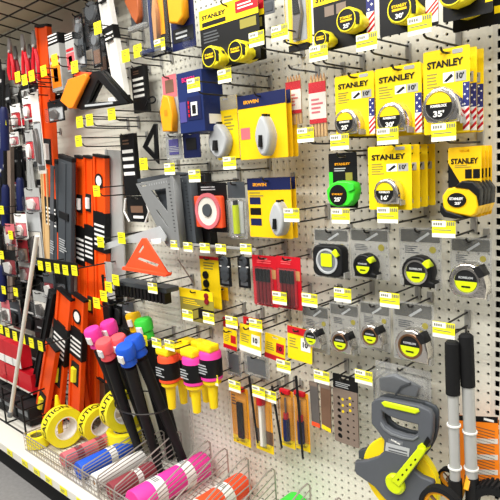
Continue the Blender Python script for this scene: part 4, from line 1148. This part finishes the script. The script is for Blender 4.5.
def roll(label, x, df, db, r, col, band=True, group='rolls of plastic sheeting in the wire bin', bandm='white', two=False):
    zc = DECK + .008 + r
    mw, L = beam_mw(Vector((x, -db, zc)), Vector((x, -df, zc)), Vector((0, 0, -1)))   # local z runs to the back end, local -y faces up
    root = thing('sheeting_roll', label, 'roll', None, group, mw=mw)
    MB().ringlathe([(r * .94, 0), (r, .004), (r, L - .004), (r * .94, L), (r * .3, L), (r * .3, 0)], axis='z', seg=28).done('film_winding', col, root, smooth=True)
    MB().ringlathe([(r * .3, .001), (r * .22, .001), (r * .22, L - .001), (r * .3, L - .001)], axis='z', seg=16).done('core', 'tan', root, smooth=True)
    if band:
        for zz in ((.55,) if not two else (.22, .62)):
            o = MB().ringlathe([(r * 1.003, L * zz), (r * 1.02, L * zz), (r * 1.02, L * (zz + .13)), (r * 1.003, L * (zz + .13))], axis='z', seg=28).done('paper_band', bandm, root, smooth=True)
            lines('band_print', -r * .4, L * (zz + .03), r * .4, L * (zz + .1), 3, -r * 1.03, 'grey', o)
    return root
roll('rose pink sheeting roll at the basket left end, beside the tape rolls', -2.125, .36, .11, .032, 'rose', True, bandm='maroon', two=True)
roll('bright blue sheeting roll with a white paper band', -1.99, .365, .12, .036, 'blue')
roll('plain white sheeting roll between the blue and maroon ones', -1.865, .37, .14, .034, 'white', False)
roll('short maroon sheeting roll with a white band', -1.76, .365, .17, .034, 'maroon')
roll('large hot pink sheeting roll with two white bands', -1.60, .372, .03, .05, 'pink', two=True)
roll('orange red sheeting roll with a white printed band', -1.38, .37, .04, .047, 'orangered', two=True)
roll('bright green sheeting roll at the right end of the wire bin', -1.125, .37, .03, .055, 'green')

# ---- far left clutter
# metal sheet seen low under the canopy
r = thing('canopy_shelf', 'beige shelf canopy with dark cross wires at the top left corner', 'shelf', (-2.75, -.16, 2.13))
MB().box(0, 0, .0, 2.0, .32, .02, .003).done('canopy_panel', 'beige', r)
MB().box(0, -.164, .012, 2.0, .008, .045).done('front_lip', 'beige', r)
for k in range(14):
    x = -.95 + 1.9 * k / 13
    MB().tube([(x, -.15, -.03), (x, .158, -.075)], .0035, 6).done('cross_wire', 'wire', r)
for k in range(3): MB().tube([(-1, -.12 + .1 * k, -.035 - .015 * k), (1, -.12 + .1 * k, -.035 - .015 * k)], .0035, 6).done('long_wire', 'wire', r)
for px, py in ((1, 20), (19, 8), (35, -3)):
    q = P(px, py, .33); price_tag(r, q.x + 2.75, -.171, .012, .06, .04)

def redtool(label, top, bot, d, colr='red', spread=.02, group='red handled hand tools'):
    p0, p1 = P(*top, d), P(*bot, d); mw, L = beam_mw(p0, p1)
    root = thing('red_handled_snips', label, 'hand tool', None, group, mw=mw)
    for s in (-1, 1):
        MB().tube([(0, s * .003, L * .66), (s * spread * .8, 0, L * .45), (s * spread * 1.2, 0, L * .2), (s * spread * .8, 0, 0)], [.006, .008, .009, .007], 8).done('handle', colr, root, smooth=True)
    plate('jaw', [(-.008, L * .62), (.008, L * .62), (.016, L * .8), (.004, L), (0, L * .86), (-.004, L), (-.016, L * .8)], .004, -.004, 'steel', root)
    MB().lathe([(0, -.008), (.007, -.008), (.007, .008), (0, .008)], (0, 0, L * .68), seg=12).done('pivot', 'zinc', root)
RT = [((9, 38), (12, 80), .2), ((22, 34), (27, 82), .2), ((33, 30), (37, 80), .2), ((15, 46), (18, 84), .12), ((29, 44), (33, 84), .12)]
RL = ['red handled snips hanging leftmost under the canopy', 'red handled snips hanging in the middle under the canopy', 'red handled snips hanging beside the very long orange level', 'red handled snips behind the leftmost front ones', 'red handled snips behind the front ones nearest the long orange level']
for (a, b, d), lab in zip(RT, RL): redtool(lab, a, b, d, 'red' if d > .15 else 'darkred')
# boxed items with orange pictures next to the long level
for i, b in enumerate(((50, 44, 61, 92), (66, 40, 75, 72))):
    root, w, h = pack('picture_box', ['tall white box with orange pictures right of the long orange level', 'narrower red and white box with pictures under the canopy'][i], 'box', b, .16, 'cardgrey', None, [(-.42, .08, .42, .6, 'coral' if i else 'orange2'), (-.2, .2, .2, .5, 'white'), (-.4, .66, .4, .74, 'red')], depth=.05)
    MB().box(0, .025, h * 1.12, w * .96, .045, h * .22).done('black_cap', 'black', root)
    mb = MB(); [mb.box(0, -.0005, h * (1.06 + .07 * k), w * .8, .002, h * .03) for k in range(3)]; mb.done('white_bars', 'white', root)
# dark hanging items between canopy and the orange-edged square
DK = [(76, 14, 84, 60, 'black', 'charcoal'), (84, 22, 93, 50, 'midgrey', 'black'), (92, 28, 101, 68, 'black', 'brown'), (76, 44, 86, 68, 'charcoal', 'lightgrey'), (84, 4, 100, 28, 'black', 'softblack'), (99, 36, 107, 74, 'black', 'brown')]
DKL = ['tall dark grey pack right of the picture boxes', 'grey pack with a round black picture under the canopy', 'black and brown pack left of the white boxed straightedge', 'small grey pack with white print above the orange-edged square', 'black pack highest beside the white boxed straightedge', 'narrow black pack beside the lower half of the white boxed straightedge']
for (x0, y0, x1, y1, a, b), lab in zip(DK, DKL):
    root, w, h = pack('hardware_pack', lab, 'pack', (x0, y0, x1, y1), .12 + .02 * (x0 % 3), a, None, [(-.36, .1, .36, .45, b)], lines_m=None, group='dark hardware packs')
    MB().lathe([(0, -.01), (w * .3, -.01), (w * .34, -.001), (0, -.001)], (0, 0, h * .7), seg=16).done('round_part', 'black' if a != 'black' else 'grey', root)
    bubble(root, -w * .42, h * .06, w * .42, h * .92, .014)
# black and red packs lower row
PK = [(11, 104, 21, 129, 'white', 'red', 'white-headed red pack hanging at the far left'), (23, 96, 33, 120, 'white', 'red', 'red and white pack hanging second from the far left'), (34, 92, 42, 175, 'offwhite', 'lightgrey', 'tall pale sleeve hanging left of the long orange level'),
      (10, 132, 19, 146, 'white', 'rose', 'small pink-topped pack above the white cut-out pack'), (26, 130, 34, 162, 'cardgrey', 'red', 'clear pack with red fittings left of the long orange level'), (48, 100, 64, 122, 'black', 'lightgrey', 'black pack with silver discs right of the long orange level'),
      (25, 188, 40, 212, 'cardgrey', 'rose', 'clear pack with pink header low at the left'), (15, 214, 27, 238, 'white', 'rose', 'pink and white pack left of the clear pink-headed one'), (6, 224, 15, 246, 'rose', 'darkred', 'pink pack at the far left above the ticket'),
      (28, 212, 42, 265, 'lightgrey', 'offwhite', 'pale clear pack hanging above the five-ticket strip'), (18, 240, 28, 262, 'darkred', 'brown', 'dark red pack left of the silver pole'), (2, 250, 16, 276, 'softblack', 'darkred', 'black pack low at the far left edge'),
      (19, 258, 30, 282, 'white', 'rose', 'white and pink pack behind the silver pole'), (34, 292, 48, 318, 'cardgrey', 'offwhite', 'bundle pack of pale strips below the five-ticket strip'), (2, 300, 10, 322, 'rose', 'white', 'pink and white pack above the long ticket strip'), (56, 274, 66, 300, 'softblack', 'charcoal', 'black pack below the right end of the five-ticket strip'), (44, 274, 54, 298, 'charcoal', 'darkred', 'dark pack below the middle of the five-ticket strip')]
for i, (x0, y0, x1, y1, a, b, lab) in enumerate(PK):
    root, w, h = pack('hanging_pack', lab, 'pack', (x0, y0, x1, y1), .13 + .03 * (i % 3), a, None, [(-.42, .1, .42, .62, b)], group='small packs on the far left hooks')
    plate('pack_item', [(-w * .2, h * .16), (w * .12, h * .12), (w * .24, h * .36), (w * .06, h * .56), (-w * .26, h * .5)], -.002, -.016, 'white' if b in ('red', 'darkred', 'rose') else 'steel', root, bev=.002)
    bubble(root, -w * .46, h * .04, w * .46, h * .64, .02)
# grey post and yellow ruler
level('slim dark grey post standing at the far left behind the packs', (9, 120), (12, 300), 5, .1, .1, 'taupe', [], [], False, None, 'post', 'display_post', th=.02)
level('pale yellow folding rule hanging left of the grey level cases', (44, 168), (48, 262), 6, .12, .12, 'wood', [], [], False, None, 'rule', 'folding_rule', th=.01)
for i, (a, b) in enumerate((((30, 160), (34, 190)), ((26, 110), (30, 200)), ((38, 195), (44, 262)))):
    level(['silver strip in the middle of the far left packs', 'longest silver strip among the far left packs', 'silver strip beside the pale yellow folding rule'][i], a, b, 3.5, .1, .1, 'aluminium', [], [], False, 'thin silver strips', 'rule', 'steel_rule', th=.004)
# black hanging tools at far left
for i, (a, b, d) in enumerate((((3, 70), (5, 150), .2), ((5, 150), (6, 225), .16), ((2, 235), (3, 300), .2), ((19, 150), (21, 210), .1))):
    p0, p1 = P(*a, d), P(*b, d); mw, L = beam_mw(p0, p1)
    r = thing('black_hand_tool', ['black hand tool with a navy grip at the upper far left edge', 'black hand tool with a navy grip at the middle far left edge', 'black hand tool with a navy grip at the lower far left edge', 'black hand tool hanging between the small pink packs'][i], 'hand tool', None, 'black hand tools at the far left', mw=mw)
    MB().tube([(0, 0, 0), (0, 0, L * .5), (0, 0, L * .55)], [.022, .02, .012], 10).done('grip', 'navy', r, smooth=True)
    MB().tube([(0, 0, L * .5), (0, 0, L)], .009, 8).done('shank', 'black', r, smooth=True)

# many small carded hardware packs crowding the far left hooks
rnd = random.Random(21)
CL = ['black', 'cardgrey', 'red', 'white', 'softblack', 'darkred', 'lightgrey', 'black', 'charcoal', 'rose']
spots = [(-4 + 8.2 * c + rnd.uniform(-1, 1), 84 + 31 * r_ + rnd.uniform(-5, 5)) for r_ in range(8) for c in range(6)]
for i, (x, y) in enumerate(spots):
    if x > 42 and y > 120: continue
    a = CL[(i * 7 + i // 6) % len(CL)]; b = CL[(i * 3 + 5) % len(CL)]
    root, w, h = pack('carded_hardware', 'small carded hardware pack crowded on the far left hooks', 'pack', (x, y, x + rnd.uniform(6, 8.5), y + rnd.uniform(18, 27)), .02 + .02 * (i % 2), a, (b, .72), [(-.34, .62, .34, .68, 'white' if a != 'white' else 'red')], group='small carded hardware on the far left hooks')
    k = i % 3
    if k == 0: MB().tube([(-w * .2, -.008, h * .1), (w * .05, -.008, h * .35), (w * .2, -.008, h * .6)], .005, 7).done('hardware', 'steel', root, smooth=True)
    elif k == 1: MB().box(0, -.008, h * .32, w * .44, .014, h * .4, .003).done('hardware', 'black' if a not in ('black', 'softblack') else 'lightgrey', root)
    else: MB().ringlathe([(w * .3, -.002), (w * .3, -.012), (w * .18, -.012), (w * .18, -.002)], (0, 0, h * .35), seg=18).done('hardware', 'zinc', root, smooth=True)
# darker merchandise deeper on the far left hooks
DP = [(-6, 60, 4, 118, 'black', 'tall black pack at the upper far left edge, behind the snips'), (4, 84, 11, 124, 'softblack', 'narrow black pack left of the white-headed red pack'), (-6, 150, 4, 206, 'navy', 'navy bag at the far left edge halfway up'), (3, 148, 10, 196, 'navy', 'second navy bag right of the one at the photo edge'), (14, 146, 24, 186, 'black', 'black pack below the small pink-topped pack'),
      (-6, 206, 3, 250, 'softblack', 'black pack at the far left edge under the navy bag'), (8, 198, 16, 222, 'black', 'short black pack above the pink pack at far left'), (16, 262, 26, 300, 'black', 'black pack left of the silver pole, above the red boxes'), (-4, 276, 8, 300, 'black', 'wide black pack above the two low far left tickets'), (26, 262, 36, 296, 'charcoal', 'dark grey pack right behind the silver pole'),
      (34, 266, 46, 292, 'black', 'black pack under the left half of the five-ticket strip'), (8, 300, 20, 326, 'charcoal', 'dark grey pack above the six-ticket strip'), (22, 302, 36, 330, 'black', 'black pack above the right half of the six-ticket strip'), (36, 318, 48, 346, 'softblack', 'black pack left of the black leaning straightedge'), (20, 340, 30, 372, 'charcoal', 'dark grey pack between the red boxes and silver pole'), (30, 345, 42, 384, 'black', 'black pack under the right end of the six-ticket strip'),
      (64, 64, 74, 100, 'black', 'black pack under the narrower picture box'), (52, 92, 66, 112, 'softblack', 'black pack under the tall white picture box'), (104, 56, 112, 88, 'black', 'small black pack by the lower white boxed straightedge'),
      (104, 276, 114, 330, 'black', 'tall black pack below the diagonal of four tickets'), (114, 292, 124, 326, 'softblack', 'black pack left of the notched tray'), (124, 302, 134, 330, 'charcoal', 'dark grey pack below the notched tray'), (104, 330, 114, 400, 'black', 'long black sleeve behind the pink stake heads'), (116, 330, 126, 392, 'softblack', 'long black sleeve behind the coral stake heads')]
for i, (x0, y0, x1, y1, a, lab) in enumerate(DP):
    root, w, h = pack('dark_hanging_pack', lab, 'pack', (x0, y0, x1, y1), .06 + .02 * (i % 2), a, None, [(-.34, .6, .34, .66, 'lightgrey' if i % 3 else 'white'), (-.34, .3, .2, .36, 'grey' if i % 2 else 'red')], group='dark packs at the far left')
    plate('pack_item', [(-w * .3, h * .1), (w * .3, h * .08), (w * .34, h * .5), (w * .1, h * .56), (-w * .32, h * .52)], -.002, -.02, 'black' if i % 2 else 'softblack', root, bev=.003)
rail('ticket_strip', 'black ticket strip with five yellow tickets in front of the level cases', (38, 263), (78, 269), .24, [(40.5, 265.5), (48.5, 267), (57, 268.5), (65.5, 270), (74.5, 270.5)], h=.05, tw=.044, th=.042, m='black')
rail('ticket_strip', 'black ticket strip with six yellow tickets above the red boxes', (-4, 327), (45, 347), .3, [(1, 329), (7.5, 332.5), (15, 336), (23, 339), (31.5, 343), (40.5, 346)], h=.05, tw=.044, th=.045, m='black')
# red boxes on low shelf levels
for i, b in enumerate(((-6, 338, 4, 359), (4, 342, 12, 363), (12, 345.5, 20, 366.5), (-8, 360, 6, 378), (6, 366.5, 18, 384.5), (18, 373, 31, 391))):
    pack('red_box', ['red and white box under the long ticket strip, cut by the photo edge', 'red and white box second under the long ticket strip', 'red and white box nearest the silver pole under the long ticket strip', 'lower red box cut by the photo edge', 'lower red box left of the silver pole', 'lower red box right of the silver pole'][i], 'box', b, .2, 'red', None, [(-.5, 0, .5, .34, 'white')] if i < 3 else [(-.5, 0, .5, .1, 'offwhite')], depth=.06, group='red boxes at the far left')
# wire rack at the bottom left
r = thing('wire_rack', 'black wire rack with dark packs standing on the deck at the far left', 'rack', (P(18, 400, .2).x, -.2, DECK))
wx = .34
mb = MB()
for z in (.004, .07, .13, .2):
    mb.tube([(-wx, -.12, z), (wx, -.12, z)], .004, 6); mb.tube([(wx, -.12, z), (wx, .18, z)], .004, 6); mb.tube([(-wx, .18, z), (wx, .18, z)], .004, 6)
for x in (-wx, -.1, .12, wx):
    mb.tube([(x, -.12, 0), (x, -.12, .2)], .005, 6); mb.tube([(x, -.12, .004), (x, .18, .004)], .004, 6)
mb.done('rack_wires', 'black', r)
for i in range(4):
    x = -wx + .09 + .155 * i
    o = thing('black_flat_pack', ['black flat pack in the wire rack, first from its far end', 'black flat pack in the wire rack, second from its far end', 'black flat pack in the wire rack, third from its far end', 'black flat pack in the wire rack nearest the orange levels'][i], 'pack', (r.location.x + x, -.17, DECK + .01), 'black flat packs in the wire rack')
    MB().box(0, 0, .045, .13, .2, .09, .004).done('pack_body', 'softblack', o); MB().box(0, -.1012, .06, .11, .001, .03).done('pack_label', 'grey', o)

# ------------------------------------------------------------------ hooks, one per place
HK = [
 (225, 76, 'hook with a ticket below the twin yellow tapes, above the clear chalk reel pack', .2),
 (257, 39, 'hook with a ticket left of two neighbours above the pencils, right of the twin tapes', .2),
 (280, 33, 'hook with a ticket above the left pencil bundle', .2),
 (319, 53, 'hook with a ticket above the right pencil bundle and the 25-foot card', .2),
 (367, 42, "hook with a ticket above the yellow 30' chrome tape card", .2),
 (420, 25, "hook with a ticket above the yellow 35' chrome tape card", .2),
 (194, 85, 'hook with a ticket hanging across the blue laser box', .26),
 (306, 135, 'hook with a ticket across the foot of the left pencil bundle', .16),
 (340, 142, "hook with a ticket above the green 25' tape card", .19),
 (388, 136, "hook with a ticket above the stacked 16' tape cards", .2),
 (444, 132, 'hook with a ticket above the yellow and black grip tape', .2),
 (230, 163, 'hook with a ticket below the clear chalk reel pack', .18),
 (341, 216, "hook with a ticket below the green 25' tape card", .18),
 (388, 215, "hook with a ticket below the stacked 16' tape cards", .2),
 (444, 229, 'hook with a ticket below the yellow and black grip tape', .17),
 (292, 215, 'hook with a ticket in front of the lower navy-headed chalk reel', .17),
 (280, 298, 'hook with a ticket in front of the red marker cards', .15),
 (310, 300, 'hook with a ticket right of the red marker cards', .15),
 (343, 295, 'hook with a ticket below the grey dial tape measure', .15),
 (390, 300, 'hook with a ticket below the large black tape measure', .15),
 (444, 330, 'hook with a ticket holding the black-gripped measuring wheel', .14),
 (232, 322, 'hook with a ticket above the leftmost yellow blade card', .15),
 (256, 325, 'hook with a ticket above the white-striped blade card', .16),
 (284, 366, 'hook with a ticket below the two right yellow blade cards', .14),
 (322, 377, 'hook with a ticket above the flat steel blades', .13),
 (364, 377, 'hook with a ticket left of the clear pack over the big reel', .13),
 (213, 379, 'hook with a ticket at the foot of the right pink chalk bottle', .16),
 (235, 386, 'hook with a ticket above the thin pack with the black tool', .14),
 (259, 392, 'hook with a ticket above the thin pack with the white tool', .14),
 (270, 396, 'hook with a ticket left of the two blue-handled tool packs', .13),
 (188, 315, 'hook with a ticket across the wide translucent yellow pack', .17),
 (209, 318, 'hook with a ticket right of the black part of the translucent yellow pack', .17),
 (157, 343, 'hook with a ticket above the orange chalk bottles, left of two', .2),
 (170, 345, 'hook with a ticket above the orange chalk bottles, right of two', .2),
 (144, 340, 'hook with a ticket right of the green stake head', .15),
 (153, 288, 'hook with a ticket on the notched black tray', .19),
 (160, 45, 'hook with a ticket on the blue-edged hand tool pack', .19),
 (126, 56, 'hook with a ticket above the highest black torpedo level, left of two', .16),
 (138, 51, 'hook with a ticket above the highest black torpedo level, right of two', .15),
 (112, 114, 'hook with a ticket below the point of the orange-edged square', .22),
 (90, 120, 'hook with a ticket below the orange-edged square, right of two', .22),
 (80, 122, 'hook with a ticket below the orange-edged square, left of two', .22),
 (79, 141, 'hook with a ticket above the three hung orange levels', .2),
 (144, 164, 'hook with a ticket at the foot of the small open triangle', .16),
 (170, 169, 'hook with a ticket at the top edge of the grey speed square', .18),
 (195, 176, 'hook with a ticket above the orange tape reel card', .2),
 (97, 191, 'hook with a ticket across the right hung orange level', .2),
 (122, 238, 'hook with a ticket across the silver straightedge', .2),
 (101, 242, 'hook with a ticket across the lower part of the right hung orange level', .2),
 (75, 57+10, 'hook with a ticket above the orange-edged square, by the picture boxes', .24),
 (55, 60, 'hook with a ticket across the tall white picture box', .22),
 (44, 71, 'hook with a ticket across the very long orange level', .22),
 (32, 76, 'hook with a ticket below the red snips, third from the left', .24),
 (25, 80, 'hook with a ticket below the red snips, second from the left', .24),
 (18, 77, 'hook with a ticket below the red snips, leftmost', .24),
 (98, 28, 'hook with a ticket left of the white boxed straightedge', .2),
 (4, 121, 'hook with a ticket at the left photo edge near the white-headed red pack', .2),
 (2, 210, 'hook with a ticket at the left photo edge halfway down', .2),
 (11, 235, 'hook with a ticket across the pink pack at the far left', .22),
 (2, 255, 'hook with a ticket at the left photo edge, lowest of three', .22),
 (4, 290, 'hook with a ticket left of two low at the far left', .22),
 (16, 292, 'hook with a ticket right of two low at the far left', .22),
 (116, 280, 'hook with a ticket, highest of a rising diagonal of four', .2),
 (109, 287, 'hook with a ticket, second highest of a rising diagonal of four', .22),
 (104, 296, 'hook with a ticket, third of a rising diagonal of four', .24),
 (97, 303, 'hook with a ticket, lowest of a rising diagonal of four', .26),
]
for tx, ty, lab, d in HK:
    small = tx < 150
    hook(tx, ty, lab, d, .046 if small else .054, .042 if small else .038)
# bare hooks through the hang holes of cards that no ticketed hook carries
bpy.context.view_layer.update()
hooks = [o for o in C.objects if o.name.startswith('peg_hook') and not o.parent]
seen = []
for o, w, h in PRODUCTS:
    z = o.location.z + h - .009; x = o.location.x; d = -o.location.y
    if any(abs(hk.location.x - x) < .02 and abs(hk.location.z - z) < .035 for hk in hooks): continue
    if any(abs(q[0] - x) < .012 and abs(q[1] - z) < .02 for q in seen): continue
    seen.append((x, z))
    words = ('bare hook holding ' + o['label']).replace(',', '').split()[:16]
    while words[-1] in ('the', 'a', 'of', 'in', 'to', 'and', 'with', 'its', 'left', 'right', 'below', 'above', 'behind', 'by', 'at', 'beside', 'under', 'one', 'upper', 'lower', 'far'): words.pop()
    r = thing('peg_hook', ' '.join(words), 'hook', (x, -.0005, z))
    MB().box(0, -.0035, .004, .015, .005, .03, .0015).done('back_plate', 'zinc', r)
    MB().tube([(0, -.004, 0), (0, -d - .012, 0), (0, -d - .02, .003), (0, -d - .024, .01)], .0026, 7).done('prong', 'wire', r, smooth=True)

# ------------------------------------------------------------------ camera, light, view
cam = bpy.data.cameras.new('camera'); co = bpy.data.objects.new('camera', cam); C.objects.link(co)
rot = Matrix((( XA.x, XA.y, XA.z), (YA.x, YA.y, YA.z), (ZA.x, ZA.y, ZA.z)))   # camera axes -> world
mw = rot.to_4x4(); mw.translation = ORI; co.matrix_world = mw
cam.sensor_width = 36; cam.lens = 36 * F / 500; cam.clip_start = .02
bpy.context.scene.camera = co
w = bpy.data.worlds.new('world'); bpy.context.scene.world = w; w.use_nodes = True
nt = w.node_tree; bg = nt.nodes['Background']; bg.inputs[1].default_value = .95
tc = nt.nodes.new('ShaderNodeTexCoord'); sp = nt.nodes.new('ShaderNodeSeparateXYZ'); mr = nt.nodes.new('ShaderNodeMapRange'); cr = nt.nodes.new('ShaderNodeValToRGB')
nt.links.new(tc.outputs['Generated'], sp.inputs[0]); nt.links.new(sp.outputs['Z'], mr.inputs['Value'])
mr.inputs['From Min'].default_value = -1; mr.inputs['From Max'].default_value = 1
nt.links.new(mr.outputs[0], cr.inputs[0]); nt.links.new(cr.outputs[0], bg.inputs[0])
e = cr.color_ramp.elements; e[0].position = .0; e[0].color = (.12, .115, .11, 1); e[1].position = 1; e[1].color = (1, .99, .96, 1)
for p_, c_ in ((.45, .13), (.56, .2), (.62, .62), (.68, .4), (.76, .9)):
    q = e.new(p_); q.color = (c_, c_ * .99, c_ * .965, 1)
def area(name, loc, rotx, sx, sy, power, rz=0):
    l = bpy.data.lights.new(name, 'AREA'); l.shape = 'RECTANGLE'; l.size = sx; l.size_y = sy; l.energy = power; l.color = (1, .985, .95)
    o = bpy.data.objects.new(name, l); C.objects.link(o); o.location = loc; o.rotation_euler = (rotx, 0, rz); return o
area('ceiling_strip_light', (-1.2, -1.5, 3.3), math.radians(22), 5.0, .35, 150)
area('ceiling_strip_light', (-1.2, -3.4, 3.4), math.radians(38), 5.0, .35, 120)
vs = bpy.context.scene.view_settings
vs.view_transform = 'Standard'; vs.look = 'None'; vs.gamma = 1; vs.exposure = -0.1; vs.use_curve_mapping = False
